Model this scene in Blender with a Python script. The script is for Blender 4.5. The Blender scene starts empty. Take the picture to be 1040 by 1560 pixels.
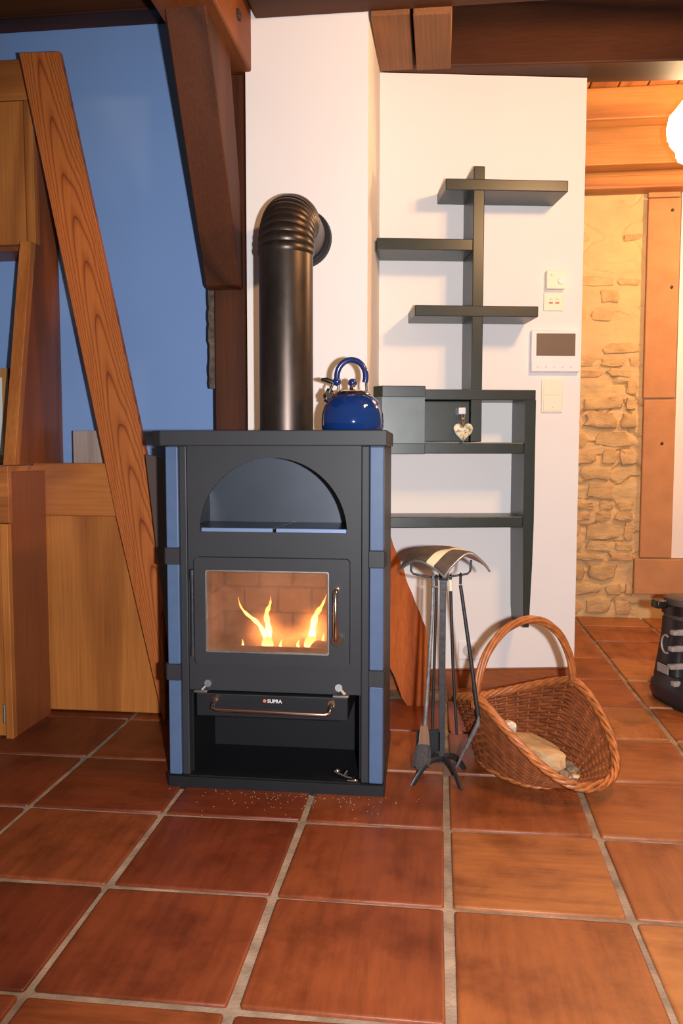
import bpy, bmesh, math, random
from mathutils import Vector, Matrix, noise
random.seed(7)
PI = math.pi
SC = bpy.context.scene
COL = SC.collection

def rgb(r, g, b):
    f = lambda c: (c/255/12.92) if c/255 <= .04045 else ((c/255+.055)/1.055)**2.4
    return (f(r), f(g), f(b), 1)

# ------------------------------------------------------------------ camera, world, lights, exposure
cam = bpy.data.cameras.new('camera'); co = bpy.data.objects.new('camera', cam); COL.objects.link(co)
yaw, pitch, roll = -0.119657, -0.075056, 0.000946
cf = Vector((math.sin(yaw)*math.cos(pitch), math.cos(yaw)*math.cos(pitch), math.sin(pitch)))
cr = Vector((math.cos(yaw), -math.sin(yaw), 0)); cu = cr.cross(cf)
r2 = math.cos(roll)*cr + math.sin(roll)*cu; u2 = -math.sin(roll)*cr + math.cos(roll)*cu
m = Matrix.Identity(4)
for i in range(3):
    m[i][0] = r2[i]; m[i][1] = u2[i]; m[i][2] = -cf[i]
m.translation = Vector((0, 0, 1.0))
co.matrix_world = m
cam.sensor_fit = 'AUTO'; cam.sensor_width = 36.0; cam.lens = 1253.0*36/1560
cam.clip_start = .02; cam.clip_end = 50
SC.camera = co
SC.view_settings.view_transform = 'Standard'
SC.view_settings.look = 'None'
SC.view_settings.exposure = 0.0
SC.view_settings.gamma = 1.0
SC.view_settings.use_curve_mapping = False

w = bpy.data.worlds.new('world'); SC.world = w; w.use_nodes = True
w.node_tree.nodes['Background'].inputs[0].default_value = (1.0, .93, .86, 1)
w.node_tree.nodes['Background'].inputs[1].default_value = 0.13

def lamp(name, typ, loc, power, color, size=.03, **k):
    l = bpy.data.lights.new(name, typ); o = bpy.data.objects.new(name, l); COL.objects.link(o)
    o.location = loc; l.energy = power; l.color = color
    l.shadow_soft_size = size
    for a, v in k.items(): setattr(l, a, v)
    return o
WARM = (1.0, .56, .25)
# the camera's own flash, beside the lens
fl = lamp('camera_flash', 'SPOT', (.15, .03, 1.0), 335, (.93, .95, 1.0), .02, spot_size=math.radians(98), spot_blend=.65)
fl.rotation_euler = (Vector((-.05, 1, -.04))).to_track_quat('-Z', 'Y').to_euler()
# three warm bulbs of the ceiling lamp in the near room, right of the frame
for i, p in enumerate([(.86, 1.95, 2.20), (.98, 2.12, 2.24), (.98, 1.80, 2.24)]):
    lamp('ceiling_lamp_bulb', 'POINT', p, 30, WARM, .07)
# added fill light for the bay, unseen right of the frame, no fitting
lamp('bay_fill_light', 'POINT', (1.95, 4.0, 2.30), 105, WARM, .06)

# ------------------------------------------------------------------ helpers
def place(o, label=None, cat=None, group=None, kind=None):
    if label: o['label'] = label
    if cat: o['category'] = cat
    if group: o['group'] = group
    if kind: o['kind'] = kind
    return o

def thing(name, label, cat, loc=(0, 0, 0), group=None, rot=None, kind=None):
    o = bpy.data.objects.new(name, None); COL.objects.link(o)
    M = Matrix.Translation(Vector(loc)) @ (rot if rot else Matrix.Identity(4))
    o.matrix_basis = M; o.empty_display_size = .05
    return place(o, label, cat, group, kind)

def rootM(o):
    M = Matrix.Identity(4)
    while o is not None:
        M = o.matrix_basis @ M; o = o.parent
    return M

class MB:
    """collects shapes, in world coordinates unless a local frame is used"""
    def __init__(s): s.bm = bmesh.new()
    def box(s, x0, x1, y0, y1, z0, z1, bev=0, seg=1):
        b = bmesh.new()
        r = bmesh.ops.create_cube(b, size=1)
        for v in b.verts:
            v.co = Vector((x0+(v.co.x+.5)*(x1-x0), y0+(v.co.y+.5)*(y1-y0), z0+(v.co.z+.5)*(z1-z0)))
        if bev: bmesh.ops.bevel(b, geom=b.edges[:], offset=bev, segments=seg, affect='EDGES', profile=.5, clamp_overlap=True)
        return s.add(b)
    def add(s, b, M=None):
        if M is not None: bmesh.ops.transform(b, matrix=M, verts=b.verts[:])
        me = bpy.data.meshes.new('tmp'); b.to_mesh(me); b.free()
        s.bm.from_mesh(me); bpy.data.meshes.remove(me)
        return s
    def prism(s, pts, vec, bev=0, seg=2):
        """polygon of 3D points swept along vec"""
        b = bmesh.new(); vec = Vector(vec)
        vs = [b.verts.new(Vector(p)) for p in pts]
        f = b.faces.new(vs)
        r = bmesh.ops.extrude_face_region(b, geom=[f])
        bmesh.ops.translate(b, vec=vec, verts=[v for v in r['geom'] if isinstance(v, bmesh.types.BMVert)])
        bmesh.ops.recalc_face_normals(b, faces=b.faces[:])
        if bev: bmesh.ops.bevel(b, geom=b.edges[:], offset=bev, segments=seg, affect='EDGES', profile=.5, clamp_overlap=True)
        return s.add(b)
    def plate(s, outer, holes, y0, y1):
        """plate in the x-z plane with holes, between y0 (front) and y1"""
        b = bmesh.new()
        es = []
        for loop in [outer]+holes:
            vs = [b.verts.new((x, y0, z)) for x, z in loop]
            es += [b.edges.new((vs[i], vs[(i+1) % len(vs)])) for i in range(len(vs))]
        bmesh.ops.triangle_fill(b, use_beauty=True, use_dissolve=False, edges=es, normal=(0, -1, 0))
        r = bmesh.ops.extrude_face_region(b, geom=b.faces[:])
        bmesh.ops.translate(b, vec=(0, y1-y0, 0), verts=[v for v in r['geom'] if isinstance(v, bmesh.types.BMVert)])
        bmesh.ops.recalc_face_normals(b, faces=b.faces[:])
        return s.add(b)
    def loft(s, rings, cap=True, closed=True):
        b = bmesh.new(); R = [[b.verts.new(Vector(p)) for p in r] for r in rings]
        n = len(R[0])
        for a, c in zip(R, R[1:]):
            for i in range(n if closed else n-1):
                j = (i+1) % n
                b.faces.new((a[i], a[j], c[j], c[i]))
        if cap and closed:
            b.faces.new(R[0][::-1]); b.faces.new(R[-1])
        bmesh.ops.recalc_face_normals(b, faces=b.faces[:])
        return s.add(b)
    def tube(s, path, rad, n=10, flat=1.0, up=None, cap=True):
        path = [Vector(p) for p in path]; k = len(path)
        if not hasattr(rad, '__len__'): rad = [rad]*k
        rings = []; prev = None
        for i, p in enumerate(path):
            t = (path[min(i+1, k-1)]-path[max(i-1, 0)]).normalized()
            if prev is None:
                a = Vector(up) if up else (Vector((0, 0, 1)) if abs(t.z) < .9 else Vector((0, 1, 0)))
            else: a = prev
            x = (a - t*a.dot(t)).normalized(); y = t.cross(x); prev = x
            rings.append([p + (x*math.cos(2*PI*j/n) + y*flat*math.sin(2*PI*j/n))*rad[i] for j in range(n)])
        return s.loft(rings, cap)
    def lathe(s, prof, c=(0, 0, 0), n=40, cap=True):
        c = Vector(c)
        return s.loft([[c+Vector((r*math.cos(2*PI*j/n), r*math.sin(2*PI*j/n), z)) for j in range(n)] for r, z in prof], cap)
    def sphere(s, c, r, sx=1, sy=1, sz=1, sub=2):
        b = bmesh.new(); bmesh.ops.create_icosphere(b, subdivisions=sub, radius=r)
        for v in b.verts: v.co = Vector((v.co.x*sx, v.co.y*sy, v.co.z*sz))+Vector(c)
        return s.add(b)
    def xf(s, M): bmesh.ops.transform(s.bm, matrix=M, verts=s.bm.verts[:]); return s
    def build(s, name, mat, parent=None, smooth=None, label=None, kind=None):
        me = bpy.data.meshes.new(name)
        if parent is not None:
            bmesh.ops.transform(s.bm, matrix=rootM(parent).inverted(), verts=s.bm.verts[:])
        s.bm.to_mesh(me); s.bm.free()
        o = bpy.data.objects.new(name, me); COL.objects.link(o)
        me.materials.append(mat)
        if parent is not None: o.parent = parent
        if smooth is not None:
            me.polygons.foreach_set('use_smooth', [True]*len(me.polygons))
            try: me.set_sharp_from_angle(angle=math.radians(smooth))
            except Exception: pass
        if label: o['label'] = label
        if kind: o['kind'] = kind
        return o

def solo(o, base):
    """give a single-mesh thing its origin at its base"""
    base = Vector(base)
    o.data.transform(Matrix.Translation(-base)); o.location = base
    return o

# ------------------------------------------------------------------ materials
def newmat(name):
    mt = bpy.data.materials.new(name); mt.use_nodes = True
    nt = mt.node_tree; b = nt.nodes['Principled BSDF']
    return mt, nt, b
def nd(nt, t, **k):
    n = nt.nodes.new(t)
    for a, v in k.items(): setattr(n, a, v)
    return n
def mapped(nt, scale=(1, 1, 1), rot=(0, 0, 0), loc=(0, 0, 0), rand=False):
    tc = nd(nt, 'ShaderNodeTexCoord'); mp = nd(nt, 'ShaderNodeMapping')
    mp.inputs['Scale'].default_value = scale; mp.inputs['Rotation'].default_value = rot; mp.inputs['Location'].default_value = loc
    if rand:
        oi = nd(nt, 'ShaderNodeObjectInfo'); ad = nd(nt, 'ShaderNodeVectorMath', operation='ADD')
        ml = nd(nt, 'ShaderNodeMath', operation='MULTIPLY'); ml.inputs[1].default_value = 37.0
        nt.links.new(oi.outputs['Random'], ml.inputs[0])
        nt.links.new(tc.outputs['Object'], ad.inputs[0]); nt.links.new(ml.outputs[0], ad.inputs[1])
        nt.links.new(ad.outputs[0], mp.inputs['Vector'])
    else:
        nt.links.new(tc.outputs['Object'], mp.inputs['Vector'])
    return mp.outputs[0]
def ramp(nt, fac, stops, interp='LINEAR'):
    r = nd(nt, 'ShaderNodeValToRGB'); r.color_ramp.interpolation = interp
    e = r.color_ramp.elements
    e[0].position, e[0].color = stops[0]; e[1].position, e[1].color = stops[-1]
    for p, c in stops[1:-1]:
        x = e.new(p); x.color = c
    nt.links.new(fac, r.inputs[0])
    return r.outputs[0]
def noise_t(nt, vec, scale, detail=4, rough=.5, dist=0):
    n = nd(nt, 'ShaderNodeTexNoise'); n.inputs['Scale'].default_value = scale
    n.inputs['Detail'].default_value = detail; n.inputs['Roughness'].default_value = rough; n.inputs['Distortion'].default_value = dist
    nt.links.new(vec, n.inputs['Vector'])
    return n.outputs['Fac']
def bump(nt, b, h, strength, dist=.01):
    n = nd(nt, 'ShaderNodeBump'); n.inputs['Strength'].default_value = strength; n.inputs['Distance'].default_value = dist
    nt.links.new(h, n.inputs['Height']); nt.links.new(n.outputs[0], b.inputs['Normal'])
def mixc(nt, fac, a, b_, mode='MIX'):
    n = nd(nt, 'ShaderNodeMix', data_type='RGBA', blend_type=mode)
    if hasattr(fac, 'is_linked') or hasattr(fac, 'links'): nt.links.new(fac, n.inputs[0])
    else: n.inputs[0].default_value = fac
    for v, i in ((a, 6), (b_, 7)):
        if isinstance(v, tuple): n.inputs[i].default_value = v
        else: nt.links.new(v, n.inputs[i])
    return n.outputs[2]

def plain(name, c, rough=.5, metal=0, spec=.5, var=.06, vscale=8, bmp=0, bscale=60, coat=0):
    mt, nt, b = newmat(name)
    v = mapped(nt)
    f = noise_t(nt, v, vscale, 4)
    lo = tuple(x*(1-var) for x in c[:3])+(1,); hi = tuple(min(1, x*(1+var)) for x in c[:3])+(1,)
    nt.links.new(ramp(nt, f, [(.3, lo), (.7, hi)]), b.inputs['Base Color'])
    b.inputs['Roughness'].default_value = rough; b.inputs['Metallic'].default_value = metal
    b.inputs['Specular IOR Level'].default_value = spec
    b.inputs['Coat Weight'].default_value = coat
    if bmp: bump(nt, b, noise_t(nt, v, bscale, 5), bmp, .004)
    return mt

def wood(name, light, dark, axis='Z', rot=(0, 0, 0), ring=9, stretch=.07, rough=.35, rand=True, contrast=.75, fine=140, spec=.5):
    """grain along an axis of the object: warped rings stretched along the axis, plus fine pores"""
    mt, nt, b = newmat(name)
    st = {'X': (stretch, 1, 1), 'Y': (1, stretch, 1), 'Z': (1, 1, stretch)}[axis]
    v = mapped(nt, st, rot, rand=rand)
    n1 = noise_t(nt, v, 2.2, 2, .4)
    mu = nd(nt, 'ShaderNodeMath', operation='MULTIPLY'); mu.inputs[1].default_value = ring
    fr = nd(nt, 'ShaderNodeMath', operation='PINGPONG'); fr.inputs[1].default_value = .5
    nt.links.new(n1, mu.inputs[0]); nt.links.new(mu.outputs[0], fr.inputs[0])
    mid = tuple(light[i]*.55+dark[i]*.45 for i in range(3))+(1,)
    lo = tuple(light[i]*(1-contrast)+dark[i]*contrast for i in range(3))+(1,)
    c1 = ramp(nt, fr.outputs[0], [(0, lo), (.10, mid), (.28, light), (.5, tuple(x*.94 for x in light[:3])+(1,))])
    v2 = mapped(nt, {'X': (.02, 1, 1), 'Y': (1, .02, 1), 'Z': (1, 1, .02)}[axis], rot, rand=rand)
    n2 = noise_t(nt, v2, fine, 3, .6)
    c2 = ramp(nt, n2, [(.3, (.80, .78, .76, 1)), (.65, (1.05, 1.05, 1.05, 1))])
    n3 = noise_t(nt, mapped(nt, rand=rand), 2.5, 3)
    c3 = ramp(nt, n3, [(.3, (.85, .83, .82, 1)), (.7, (1.1, 1.1, 1.1, 1))])
    c = mixc(nt, 1.0, mixc(nt, 1.0, c1, c2, 'MULTIPLY'), c3, 'MULTIPLY')
    nt.links.new(c, b.inputs['Base Color'])
    b.inputs['Roughness'].default_value = rough; b.inputs['Specular IOR Level'].default_value = spec
    bump(nt, b, n2, .12, .002)
    return mt

M = {}
M['white'] = plain('white_plaster', rgb(228, 220, 215), .75, var=.012, vscale=3, bmp=.08, bscale=45, spec=.25)
M['blue_wall'] = plain('blue_paint', rgb(118, 147, 193), .6, var=.04, vscale=1.6, bmp=.05, spec=.3)
M['grout'] = plain('grout', rgb(140, 118, 98), .9, var=.35, vscale=14, bmp=.5, bscale=120, spec=.1)
M['dark_beam_x'] = wood('dark_timber_x', rgb(78, 42, 22), rgb(38, 18, 9), 'X', ring=7, rough=.55, spec=.2)
M['dark_beam_y'] = wood('dark_timber_y', rgb(128, 70, 32), rgb(72, 36, 16), 'Y', ring=7, rough=.55, spec=.2)
M['dark_beam_z'] = wood('dark_timber_z', rgb(84, 43, 21), rgb(46, 22, 11), 'Z', ring=6, rough=.55, spec=.2)
M['peg'] = plain('dark_peg', rgb(45, 28, 20), .6)
M['bay_wood_x'] = wood('bay_timber_x', rgb(196, 134, 72), rgb(140, 84, 42), 'X', ring=6, rough=.5)
M['bay_plank'] = wood('bay_plank', rgb(186, 120, 62), rgb(130, 76, 38), 'Y', ring=6, rough=.5)
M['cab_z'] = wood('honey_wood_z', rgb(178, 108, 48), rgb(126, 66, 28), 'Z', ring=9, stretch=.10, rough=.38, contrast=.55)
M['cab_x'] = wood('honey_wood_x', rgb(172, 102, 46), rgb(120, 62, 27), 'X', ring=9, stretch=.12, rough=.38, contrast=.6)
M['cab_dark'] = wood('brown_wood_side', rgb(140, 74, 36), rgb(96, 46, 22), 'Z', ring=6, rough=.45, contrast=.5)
M['board'] = None
M['pale_wood'] = wood('pale_block', rgb(176, 156, 146), rgb(140, 118, 108), 'Z', ring=14, stretch=.25, rough=.6)
M['frame_wood'] = wood('frame_wood', rgb(190, 140, 80), rgb(140, 92, 48), 'Z', ring=10, rough=.45)
M['base_wood'] = wood('skirting_wood', rgb(150, 84, 44), rgb(88, 44, 22), 'X', rot=(0, 0, 0), ring=9, rough=.4)
M['joist_pale'] = wood('joist_brown', rgb(138, 92, 58), rgb(98, 60, 36), 'Y', ring=6, rough=.6, spec=.2)
M['box_reflection'] = plain('painted_box_reflection', rgb(104, 116, 118), .3, var=.12, vscale=12)  # pale grey-blue paints a reflection into the colour of the box front
M['lip_glint'] = plain('painted_lip_glint', rgb(112, 130, 162), .4, metal=.3)  # flash glint on the plates' front edges, painted as a lighter bluish steel
M['slab_wood'] = wood('live_edge_wood', rgb(172, 88, 36), rgb(116, 50, 18), 'Z', ring=7, stretch=.2, rough=.7, spec=.15)
M['bark'] = plain('bark', rgb(84, 72, 62), .95, var=.5, vscale=40, bmp=1, bscale=70)
M['stove'] = plain('dark_stove_paint', rgb(44, 43, 45), .5, spec=.3, var=.05)
M['stove_deep'] = plain('black_stove_paint', rgb(24, 24, 26), .5, spec=.3, var=.08)
M['stove_black'] = plain('soot_black_steel', rgb(13, 13, 15), .6, spec=.3, var=.1)
M['ceramic'] = plain('blue_ceramic', rgb(73, 90, 118), .45, spec=.3, var=.05, vscale=30)
M['cook_plate'] = plain('blued_cast_plate', rgb(70, 74, 84), .28, metal=.7, var=.1)
M['niche'] = plain('niche_steel', rgb(72, 76, 84), .35, metal=.5, var=.12, vscale=5)
M['chrome'] = plain('chrome', rgb(215, 205, 195), .12, metal=1, var=.02)
M['brass'] = plain('coppery_chrome', rgb(212, 188, 170), .16, metal=1, var=.03)
M['dull_metal'] = plain('dull_metal', rgb(150, 145, 142), .4, metal=.9, var=.2, vscale=30)
M['pipe'] = None
M['pale_print'] = plain('pale_print', rgb(205, 200, 196), .5)
M['green'] = plain('dark_green_lacquer', rgb(42, 46, 40), .33, spec=.5, var=.10, vscale=20)
M['kettle'] = plain('blue_enamel', rgb(14, 44, 96), .08, spec=.6, var=.03, coat=.6)
M['kettle_handle'] = plain('blue_plastic', rgb(28, 40, 92), .22, var=.03)
M['black_plastic'] = plain('black_plastic', rgb(26, 22, 24), .35, var=.05)
M['iron'] = plain('forged_iron', rgb(46, 44, 46), .45, metal=.3, var=.2, vscale=40, bmp=.25)
M['iron_worn'] = plain('worn_iron', rgb(136, 130, 128), .42, metal=.5, var=.35, vscale=50, bmp=.3)
M['hide'] = plain('dark_brown_sheet', rgb(84, 68, 58), .6, var=.22, vscale=40, bmp=.3)
M['cream_band'] = plain('cream_band', rgb(225, 205, 165), .6, var=.06)
M['sheet_edge'] = plain('bare_metal_edge', rgb(190, 186, 184), .35, metal=.8, var=.1)
M['bristle'] = plain('black_bristle', rgb(62, 54, 52), .8, var=.3, vscale=90)
M['ferrule'] = wood('brush_wood', rgb(150, 112, 84), rgb(110, 76, 52), 'Z', ring=8, rough=.5)
M['wicker'] = plain('wicker', rgb(162, 92, 44), .45, var=.28, vscale=35)
M['wicker_dark'] = plain('woven_willow', rgb(124, 66, 36), .45, var=.3, vscale=30)
M['split_wood'] = wood('split_firewood', rgb(196, 160, 116), rgb(150, 110, 72), 'X', ring=8, stretch=.2, rough=.8)
M['chip'] = plain('bark_chip', rgb(120, 100, 82), .9, var=.5, vscale=40, bmp=.8)
M['foil'] = plain('crumpled_paper', rgb(200, 192, 182), .4, var=.15, vscale=50, metal=.4)
M['cream_plastic'] = plain('cream_plastic', rgb(236, 222, 196), .45, var=.01)
M['white_plastic'] = plain('white_plastic', rgb(232, 222, 220), .4, var=.01)
M['grey_plastic'] = plain('grey_plastic', rgb(190, 180, 170), .4, var=.02)
M['red_mark'] = plain('red_mark', rgb(214, 104, 70), .5)
M['screen'] = plain('dead_screen', rgb(116, 96, 80), .3, var=.04)
M['sandstone'] = plain('sandstone', rgb(184, 132, 92), .9, var=.10, vscale=9, bmp=.35, bscale=70, spec=.15)
M['plaster_rough'] = plain('stone_wall_mortar', rgb(204, 172, 126), .95, var=.10, vscale=7, bmp=.6, bscale=26, spec=.1)
M['ribbon'] = plain('brown_ribbon', rgb(176, 140, 100), .7)
M['heart'] = None
M['mount'] = plain('picture_mat', rgb(206, 204, 200), .6)
M['glass_dark'] = plain('dark_panel', rgb(82, 66, 60), .35, var=.05)
M['brick'] = plain('firebrick', rgb(128, 104, 84), .9, var=.2, vscale=18, bmp=.4)
M['char'] = plain('charred_log', rgb(60, 44, 36), .9, var=.5, vscale=30, bmp=.8)
M['boot'] = plain('boot_shell', rgb(36, 35, 38), .35, var=.1)
M['boot_soft'] = plain('boot_liner', rgb(78, 62, 54), .7, var=.15)
M['boot_grey'] = plain('boot_trim', rgb(150, 142, 138), .45, var=.1)
M['flake'] = plain('ash_flake', rgb(170, 150, 130), .9)

def mat_pipe():
    mt, nt, b = newmat('smoked_steel_pipe')
    v = mapped(nt, (1, 1, .35))
    f = noise_t(nt, v, 9, 5, .6)
    nt.links.new(ramp(nt, f, [(.3, rgb(54, 45, 40)), (.7, rgb(86, 73, 65))]), b.inputs['Base Color'])
    r = nd(nt, 'ShaderNodeMapRange'); r.inputs[3].default_value = .28; r.inputs[4].default_value = .45
    nt.links.new(f, r.inputs[0]); nt.links.new(r.outputs[0], b.inputs['Roughness'])
    b.inputs['Metallic'].default_value = .8
    return mt
M['pipe'] = mat_pipe()

def mat_tile():
    mt, nt, b = newmat('terracotta')
    oi = nd(nt, 'ShaderNodeObjectInfo')
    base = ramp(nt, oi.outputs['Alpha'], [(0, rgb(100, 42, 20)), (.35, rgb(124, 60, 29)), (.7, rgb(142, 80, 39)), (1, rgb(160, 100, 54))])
    sa = noise_t(nt, mapped(nt, (1, .12, 1), rand=True), 34, 6, .7); sb_ = noise_t(nt, mapped(nt, (.12, 1, 1), rand=True), 34, 6, .7)
    pk_ = nd(nt, 'ShaderNodeMath', operation='PINGPONG'); pk_.inputs[1].default_value = .5
    mu_ = nd(nt, 'ShaderNodeMath', operation='MULTIPLY'); mu_.inputs[1].default_value = 7.3
    gt_ = nd(nt, 'ShaderNodeMath', operation='GREATER_THAN'); gt_.inputs[1].default_value = .25
    nt.links.new(oi.outputs['Random'], mu_.inputs[0]); nt.links.new(mu_.outputs[0], pk_.inputs[0]); nt.links.new(pk_.outputs[0], gt_.inputs[0])
    mx_ = nd(nt, 'ShaderNodeMix', data_type='FLOAT'); nt.links.new(gt_.outputs[0], mx_.inputs[0]); nt.links.new(sa, mx_.inputs[2]); nt.links.new(sb_, mx_.inputs[3])
    streak = mx_.outputs[0]
    c1 = mixc(nt, 1.0, base, ramp(nt, streak, [(.30, (.72, .68, .64, 1)), (.5, (1, 1, 1, 1)), (.72, (1.20, 1.26, 1.22, 1))]), 'MULTIPLY')
    blot = noise_t(nt, mapped(nt, rand=True), 7, 5, .6)
    c2 = mixc(nt, 1.0, c1, ramp(nt, blot, [(.32, (.66, .60, .58, 1)), (.5, (1, 1, 1, 1)), (.75, (1.15, 1.18, 1.1, 1))]), 'MULTIPLY')
    nt.links.new(c2, b.inputs['Base Color'])
    r = nd(nt, 'ShaderNodeMapRange'); r.inputs[3].default_value = .32; r.inputs[4].default_value = .55
    nt.links.new(blot, r.inputs[0]); nt.links.new(r.outputs[0], b.inputs['Roughness'])
    b.inputs['Specular IOR Level'].default_value = .35
    fine = noise_t(nt, mapped(nt, rand=True), 60, 5, .6)
    bump(nt, b, fine, .25, .003)
    return mt
M['tile'] = mat_tile()

def mat_stone():
    mt, nt, b = newmat('rubble_stone')
    oi = nd(nt, 'ShaderNodeObjectInfo')
    base = ramp(nt, oi.outputs['Random'], [(0, rgb(196, 160, 114)), (.5, rgb(206, 172, 124)), (1, rgb(198, 158, 116))])
    f = noise_t(nt, mapped(nt, rand=True), 12, 6, .6)
    c = mixc(nt, 1.0, base, ramp(nt, f, [(.3, (.80, .78, .74, 1)), (.65, (1.1, 1.1, 1.1, 1))]), 'MULTIPLY')
    nt.links.new(c, b.inputs['Base Color']); b.inputs['Roughness'].default_value = .95
    b.inputs['Specular IOR Level'].default_value = .1
    bump(nt, b, noise_t(nt, mapped(nt, (1, 1, 2.4), rand=True), 22, 6, .65), .7, .012)
    return mt
M['stone'] = mat_stone()

def mat_board():
    # arched growth rings down the middle of the slanted plank
    mt, nt, b = newmat('arched_oak')
    tc = nd(nt, 'ShaderNodeTexCoord'); sp = nd(nt, 'ShaderNodeSeparateXYZ'); nt.links.new(tc.outputs['Object'], sp.inputs[0])
    def mth(op, a, c):
        n = nd(nt, 'ShaderNodeMath', operation=op)
        for i, v in enumerate((a, c)):
            if isinstance(v, (int, float)): n.inputs[i].default_value = v
            else: nt.links.new(v, n.inputs[i])
        return n.outputs[0]
    wv = mth('ADD', mth('ADD', sp.outputs[0], -.085), mth('MULTIPLY', sp.outputs[2], .2125))
    n0 = noise_t(nt, mapped(nt, (1, 1, .25)), 5, 3, .5)
    wv = mth('ADD', wv, mth('MULTIPLY', mth('ADD', n0, -.5), .05))
    f = mth('ADD', sp.outputs[2], mth('MULTIPLY', mth('MULTIPLY', wv, wv), 170))
    f = mth('ADD', f, mth('MULTIPLY', n0, .25))
    fr = nd(nt, 'ShaderNodeMath', operation='FRACT'); nt.links.new(mth('MULTIPLY', f, 5.6), fr.inputs[0])
    lt_, md, dk = rgb(178, 98, 44), rgb(160, 82, 36), rgb(112, 52, 22)
    c1 = ramp(nt, fr.outputs[0], [(0, md), (.3, lt_), (.7, lt_), (.86, md), (.95, dk), (1, md)])
    n2 = noise_t(nt, mapped(nt, (1, 1, .02), (0, math.radians(-12), 0)), 150, 3, .6)
    c = mixc(nt, 1.0, c1, ramp(nt, n2, [(.3, (.84, .82, .80, 1)), (.65, (1.05, 1.05, 1.05, 1))]), 'MULTIPLY')
    nt.links.new(c, b.inputs['Base Color']); b.inputs['Roughness'].default_value = .45; b.inputs['Specular IOR Level'].default_value = .3
    bump(nt, b, n2, .12, .002)
    return mt
M['board'] = mat_board()

def mat_halo():  # added glowing volume that imitates the haze of light around the flames
    mt = bpy.data.materials.new('flame_halo'); mt.use_nodes = True; nt = mt.node_tree; nt.nodes.clear()
    out = nd(nt, 'ShaderNodeOutputMaterial'); em = nd(nt, 'ShaderNodeEmission'); em.inputs[0].default_value = (1, .30, .07, 1)
    tc = nd(nt, 'ShaderNodeTexCoord'); mp = nd(nt, 'ShaderNodeMapping'); mp.inputs['Location'].default_value = (-1, -1, -1); mp.inputs['Scale'].default_value = (2, 2, 2)
    nt.links.new(tc.outputs['Generated'], mp.inputs[0])
    g = nd(nt, 'ShaderNodeTexGradient', gradient_type='QUADRATIC_SPHERE'); nt.links.new(mp.outputs[0], g.inputs[0])
    mu = nd(nt, 'ShaderNodeMath', operation='MULTIPLY'); mu.inputs[1].default_value = 300; nt.links.new(g.outputs['Fac'], mu.inputs[0])
    nt.links.new(mu.outputs[0], em.inputs[1]); nt.links.new(em.outputs[0], out.inputs['Volume'])
    return mt
M['halo'] = mat_halo()

def mat_heart():
    mt, nt, b = newmat('painted_heart')
    f = noise_t(nt, mapped(nt), 48, 3, .5)
    nt.links.new(ramp(nt, f, [(.40, rgb(225, 214, 190)), (.52, rgb(212, 200, 172)), (.6, rgb(120, 116, 82))]), b.inputs['Base Color'])
    b.inputs['Roughness'].default_value = .5
    return mt
M['heart'] = mat_heart()

def mat_emit(name, stops, strength, axis=2, soft=True):
    mt = bpy.data.materials.new(name); mt.use_nodes = True; nt = mt.node_tree; nt.nodes.clear()
    out = nd(nt, 'ShaderNodeOutputMaterial'); em = nd(nt, 'ShaderNodeEmission'); em.inputs[1].default_value = strength
    tc = nd(nt, 'ShaderNodeTexCoord'); sp = nd(nt, 'ShaderNodeSeparateXYZ'); nt.links.new(tc.outputs['Generated'], sp.inputs[0])
    nt.links.new(ramp(nt, sp.outputs[axis], stops), em.inputs[0])
    if soft:
        lw = nd(nt, 'ShaderNodeLayerWeight'); lw.inputs[0].default_value = .5
        tr = nd(nt, 'ShaderNodeBsdfTransparent'); mx = nd(nt, 'ShaderNodeMixShader')
        rp = ramp(nt, lw.outputs['Facing'], [(.15, (0, 0, 0, 1)), (.85, (1, 1, 1, 1))])
        nt.links.new(rp, mx.inputs[0]); nt.links.new(em.outputs[0], mx.inputs[1]); nt.links.new(tr.outputs[0], mx.inputs[2])
        nt.links.new(mx.outputs[0], out.inputs[0])
    else: nt.links.new(em.outputs[0], out.inputs[0])
    return mt
M['flame'] = mat_emit('flame', [(0, (1, .62, .22, 1)), (.3, (1, .75, .35, 1)), (.7, (1, .42, .10, 1)), (1, (1, .22, .04, 1))], 18)
M['ember'] = mat_emit('ember', [(0, (1, .25, .04, 1)), (1, (1, .40, .10, 1))], 2.2, soft=False)
M['lamp_glass'] = mat_emit('lit_lamp_glass', [(0, (1, .66, .34, 1)), (1, (1, .70, .38, 1))], 40, soft=False)

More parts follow.
